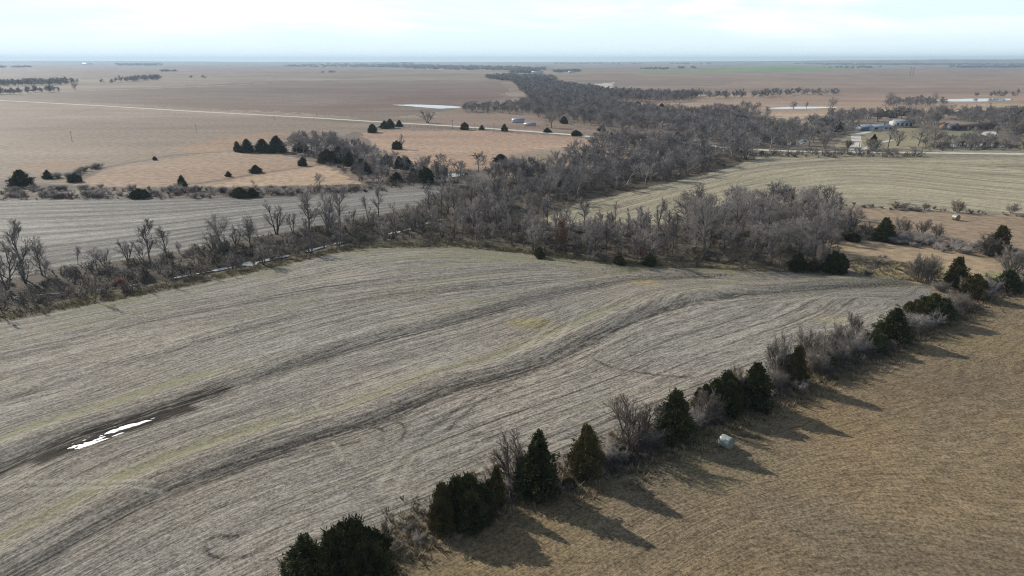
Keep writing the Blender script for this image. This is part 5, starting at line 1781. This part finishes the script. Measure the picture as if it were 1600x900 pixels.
# ------------------------------------------------------------------ buildings
def building(name, label, cat, px, py, w_, d_, h_, roof_h, rz, wall, roof, doors=(), windows=(), over=0.4, shed=False, chimney=False):
    x, y = G(px, py)
    e = empty(name, (x, y, 0), rz)
    tag(e, label, cat)
    b = MB()
    b.box(-w_ / 2, w_ / 2, 0, d_, 0, h_)
    # gable ends along x
    V = []
    for sx in (-1, 1):
        V += [(sx * w_ / 2, 0, h_), (sx * w_ / 2, d_, h_), (sx * w_ / 2, d_ / 2, h_ + roof_h)]
    b.add(V, [(0, 1, 2), (3, 5, 4), (0, 2, 5), (0, 5, 3), (1, 4, 5), (1, 5, 2)])
    b.build('wall', wall, e)
    r = MB()
    t = 0.15
    for sy in (0, 1):
        y0 = -over if sy == 0 else d_ + over
        z0 = h_ - over * roof_h / (d_ / 2)
        ym = d_ / 2
        X0, X1 = -w_ / 2 - over, w_ / 2 + over
        V = [(X0, y0, z0 + 0.03), (X1, y0, z0 + 0.03), (X1, ym, h_ + roof_h + 0.03), (X0, ym, h_ + roof_h + 0.03)]
        V += [(a_, b_, c_ + t) for a_, b_, c_ in V]
        r.add(V, [(0, 1, 2), (0, 2, 3), (4, 6, 5), (4, 7, 6), (0, 4, 5), (0, 5, 1), (1, 5, 6), (1, 6, 2), (3, 2, 6), (3, 6, 7), (0, 3, 7), (0, 7, 4)])
    ro = r.build('roof', roof, e)
    if chimney:
        c = MB()
        c.box(w_ * 0.2, w_ * 0.2 + 0.9, d_ / 2 - 0.4, d_ / 2 + 0.4, h_ + roof_h - 0.5, h_ + roof_h + 1.2)
        c.build('chimney', M['brick'], ro)
    for x0, x1, z1 in doors:
        q = MB()
        q.box(x0, x1, -0.06, -0.003, 0.02, z1)
        q.build('door', M['wall_white'], e)
    for x0, x1, z0, z1 in windows:
        q = MB()
        q.box(x0, x1, -0.05, -0.003, z0, z1)
        q.build('window', M['dark_glass'], e)
    return e


building('farm_garage', 'blue-grey garage with white overhead door left of the farmhouse', 'garage', 1357, 205, 8, 8, 2.6, 1.3, math.radians(12), M['wall_blue'], M['metal_roof'], doors=[(0.5, 4.2, 2.6)])
building('farmhouse', 'long low farmhouse with pale metal roof left of the metal barn', 'house', 1379, 204, 13, 8, 2.4, 1.2, math.radians(4), M['wall_white'], M['metal_roof'], doors=[(-1, 0, 2.1)], windows=[(-5.5, -3.5, 1, 2.1), (1.5, 3.5, 1, 2.1), (4.5, 6, 1, 2.1)], chimney=True)
building('metal_barn', 'pale metal barn with blue trim right behind the farmhouse', 'barn', 1412, 199, 12, 9, 3.8, 1.1, 0, M['wall_white'], M['metal_roof'], windows=[(-5, -3.5, 1, 3), (-2, -0.5, 1, 3), (1, 2.5, 1, 3), (4, 5.5, 1, 3)])
building('ranch_house', 'long brown roofed house behind the green lawn at the right', 'house', 1518, 203, 32, 10, 2.7, 2.0, 0, M['brick'], M['roof_brown'], doors=[(-3, -2, 2.1)], windows=[(-9, -6.5, 0.8, 2.1), (-5.5, -4, 0.8, 2.1), (0, 2, 0.8, 2.1), (4, 6.5, 0.8, 2.1), (9, 11, 0.8, 2.1)], chimney=True)
building('shed', 'white gabled shed at the left end of the brown roofed house', 'shed', 1491, 204, 6, 6, 3.0, 1.5, 0, M['wall_blue'], M['roof_brown'], windows=[(-1.5, 1.5, 0.8, 2.2)])
building('shed', 'small grey shed on open ground across the road, left of the wide dark oak', 'shed', 810, 192, 9, 5, 2.4, 0.9, 0.1, M['wall_white'], M['metal_roof'], doors=[(-2, 0, 2.1)])
building('shed', 'low pale shed among scrub right of the small grey one', 'shed', 828, 197, 8, 4, 1.6, 0.6, -0.1, M['wall_white'], M['metal_roof'])
building('barn', 'far white barn at the edge of the blue woods, left one', 'barn', 840, 115, 40, 20, 6, 3, 0, M['wall_white'], M['metal_roof'])
building('barn', 'far white barn at the edge of the blue woods, right one', 'barn', 893, 114.5, 24, 14, 5, 3, 0, M['wall_white'], M['metal_roof'])
building('barn', 'tiny far white barn on the blue left horizon', 'barn', 135, 101, 90, 40, 12, 8, 0, M['wall_white'], M['metal_roof'])


# ranch gateway over the drive
gx, gy = G(1333, 234)
ge = empty('ranch_gate', (gx, gy, 0), 0)
tag(ge, 'plain dark gateway arch with two posts over the white farm drive', 'gate')
for sx in (-1, 1):
    q = MB()
    q.tube([(sx * 3.0, 0, -0.2), (sx * 3.0, 0, 4.0)], [0.16, 0.15], 8)
    q.build('post', M['pole_wood'], ge)
q = MB()
q.box(-3.4, 3.4, -0.14, 0.14, 4.0, 4.3)
q.build('beam', M['pole_wood'], ge)

# utility poles
pole, arm = MB(), MB()
pole.tube([(0, 0, -0.5), (0, 0, 9.5)], [0.2, 0.14], 7)
arm.box(-1.2, 1.2, -0.07, 0.07, 8.7, 8.9)
for s in (-1.05, -0.45, 0.45, 1.05):
    arm.tube([(s, 0, 8.89), (s, 0, 9.08)], [0.05, 0.04], 5)
pm_, am_ = pole.mesh('pole', M['pole_wood']), arm.mesh('crossarm', M['pole_wood'])
for xb, yb, yt, lb in [(113, 222, 205, 'leaning utility pole on a low mound in the left pasture'), (307, 207, 193, 'utility pole in the pasture just below the left part of the road'), (429, 188, 183 - 6, 'short utility pole below the road left of the orange grass'), (495, 184, 175, 'utility pole standing on the road above the cedar grove'), (707, 202, 187, 'utility pole by the road in the fence row'), (772, 205, 192, 'utility pole by the road between two round cedars'), (742, 204, 192, 'utility pole by the road near the tiny cedar'), (1544, 180, 160, 'tall pole behind the brown roofed house'), (1440, 240, 220, 'utility pole on the farm road')]:
    x, y = G(xb, yb)
    h = height_for(xb, yb, yt)
    e = empty('utility_pole', (x, y, 0), R_.uniform(-0.4, 0.4))
    e.scale = (h / 9.5,) * 3
    tag(e, lb, 'utility pole', 'utility poles')
    for nm, me in (('pole', pm_), ('crossarm', am_)):
        o = bpy.data.objects.new(nm, me)
        col.objects.link(o)
        o.parent = e
# H-frame power towers far right
for k, (xb, yb, yt, lb) in enumerate([(1424, 119, 105, 'tall H-shaped power tower far off on the right plain')]):
    x, y = G(xb, yb)
    h = height_for(xb, yb, yt)
    e = empty('power_tower', (x, y, 0), 0)
    tag(e, lb, 'power tower')
    for sx in (-1, 1):
        q = MB()
        q.tube([(sx * 4.2, 0, -1), (sx * 4.2, 0, h)], [0.5, 0.35], 6)
        q.build('pole', M['pole_wood'], e)
    q = MB()
    q.box(-8, 8, -0.25, 0.25, h * 0.86, h * 0.86 + 0.6)
    q.build('crossarm', M['pole_wood'], e)

# fence along the road by the square field
pts = smooth_line(GA([(640, 199), (720, 203), (800, 207)]), 14)
fe = empty('post_fence', (pts[0][0], pts[0][1], 0), 0)
tag(fe, 'thin post and wire fence along the road above the square tan field', 'fence')
for p in pts:
    q = MB()
    x, y = p - pts[0]
    q.tube([(x, y, -0.2), (x, y, 1.4)], [0.09, 0.08], 5)
    q.build('post', M['pole_wood'], fe)
for hh in (0.6, 1.2):
    q = MB()
    q.tube([(p[0] - pts[0][0], p[1] - pts[0][1], hh) for p in pts], [0.015] * len(pts), 3)
    q.build('wire', M['pole_wood'], fe)
print('objects', len(bpy.data.objects))
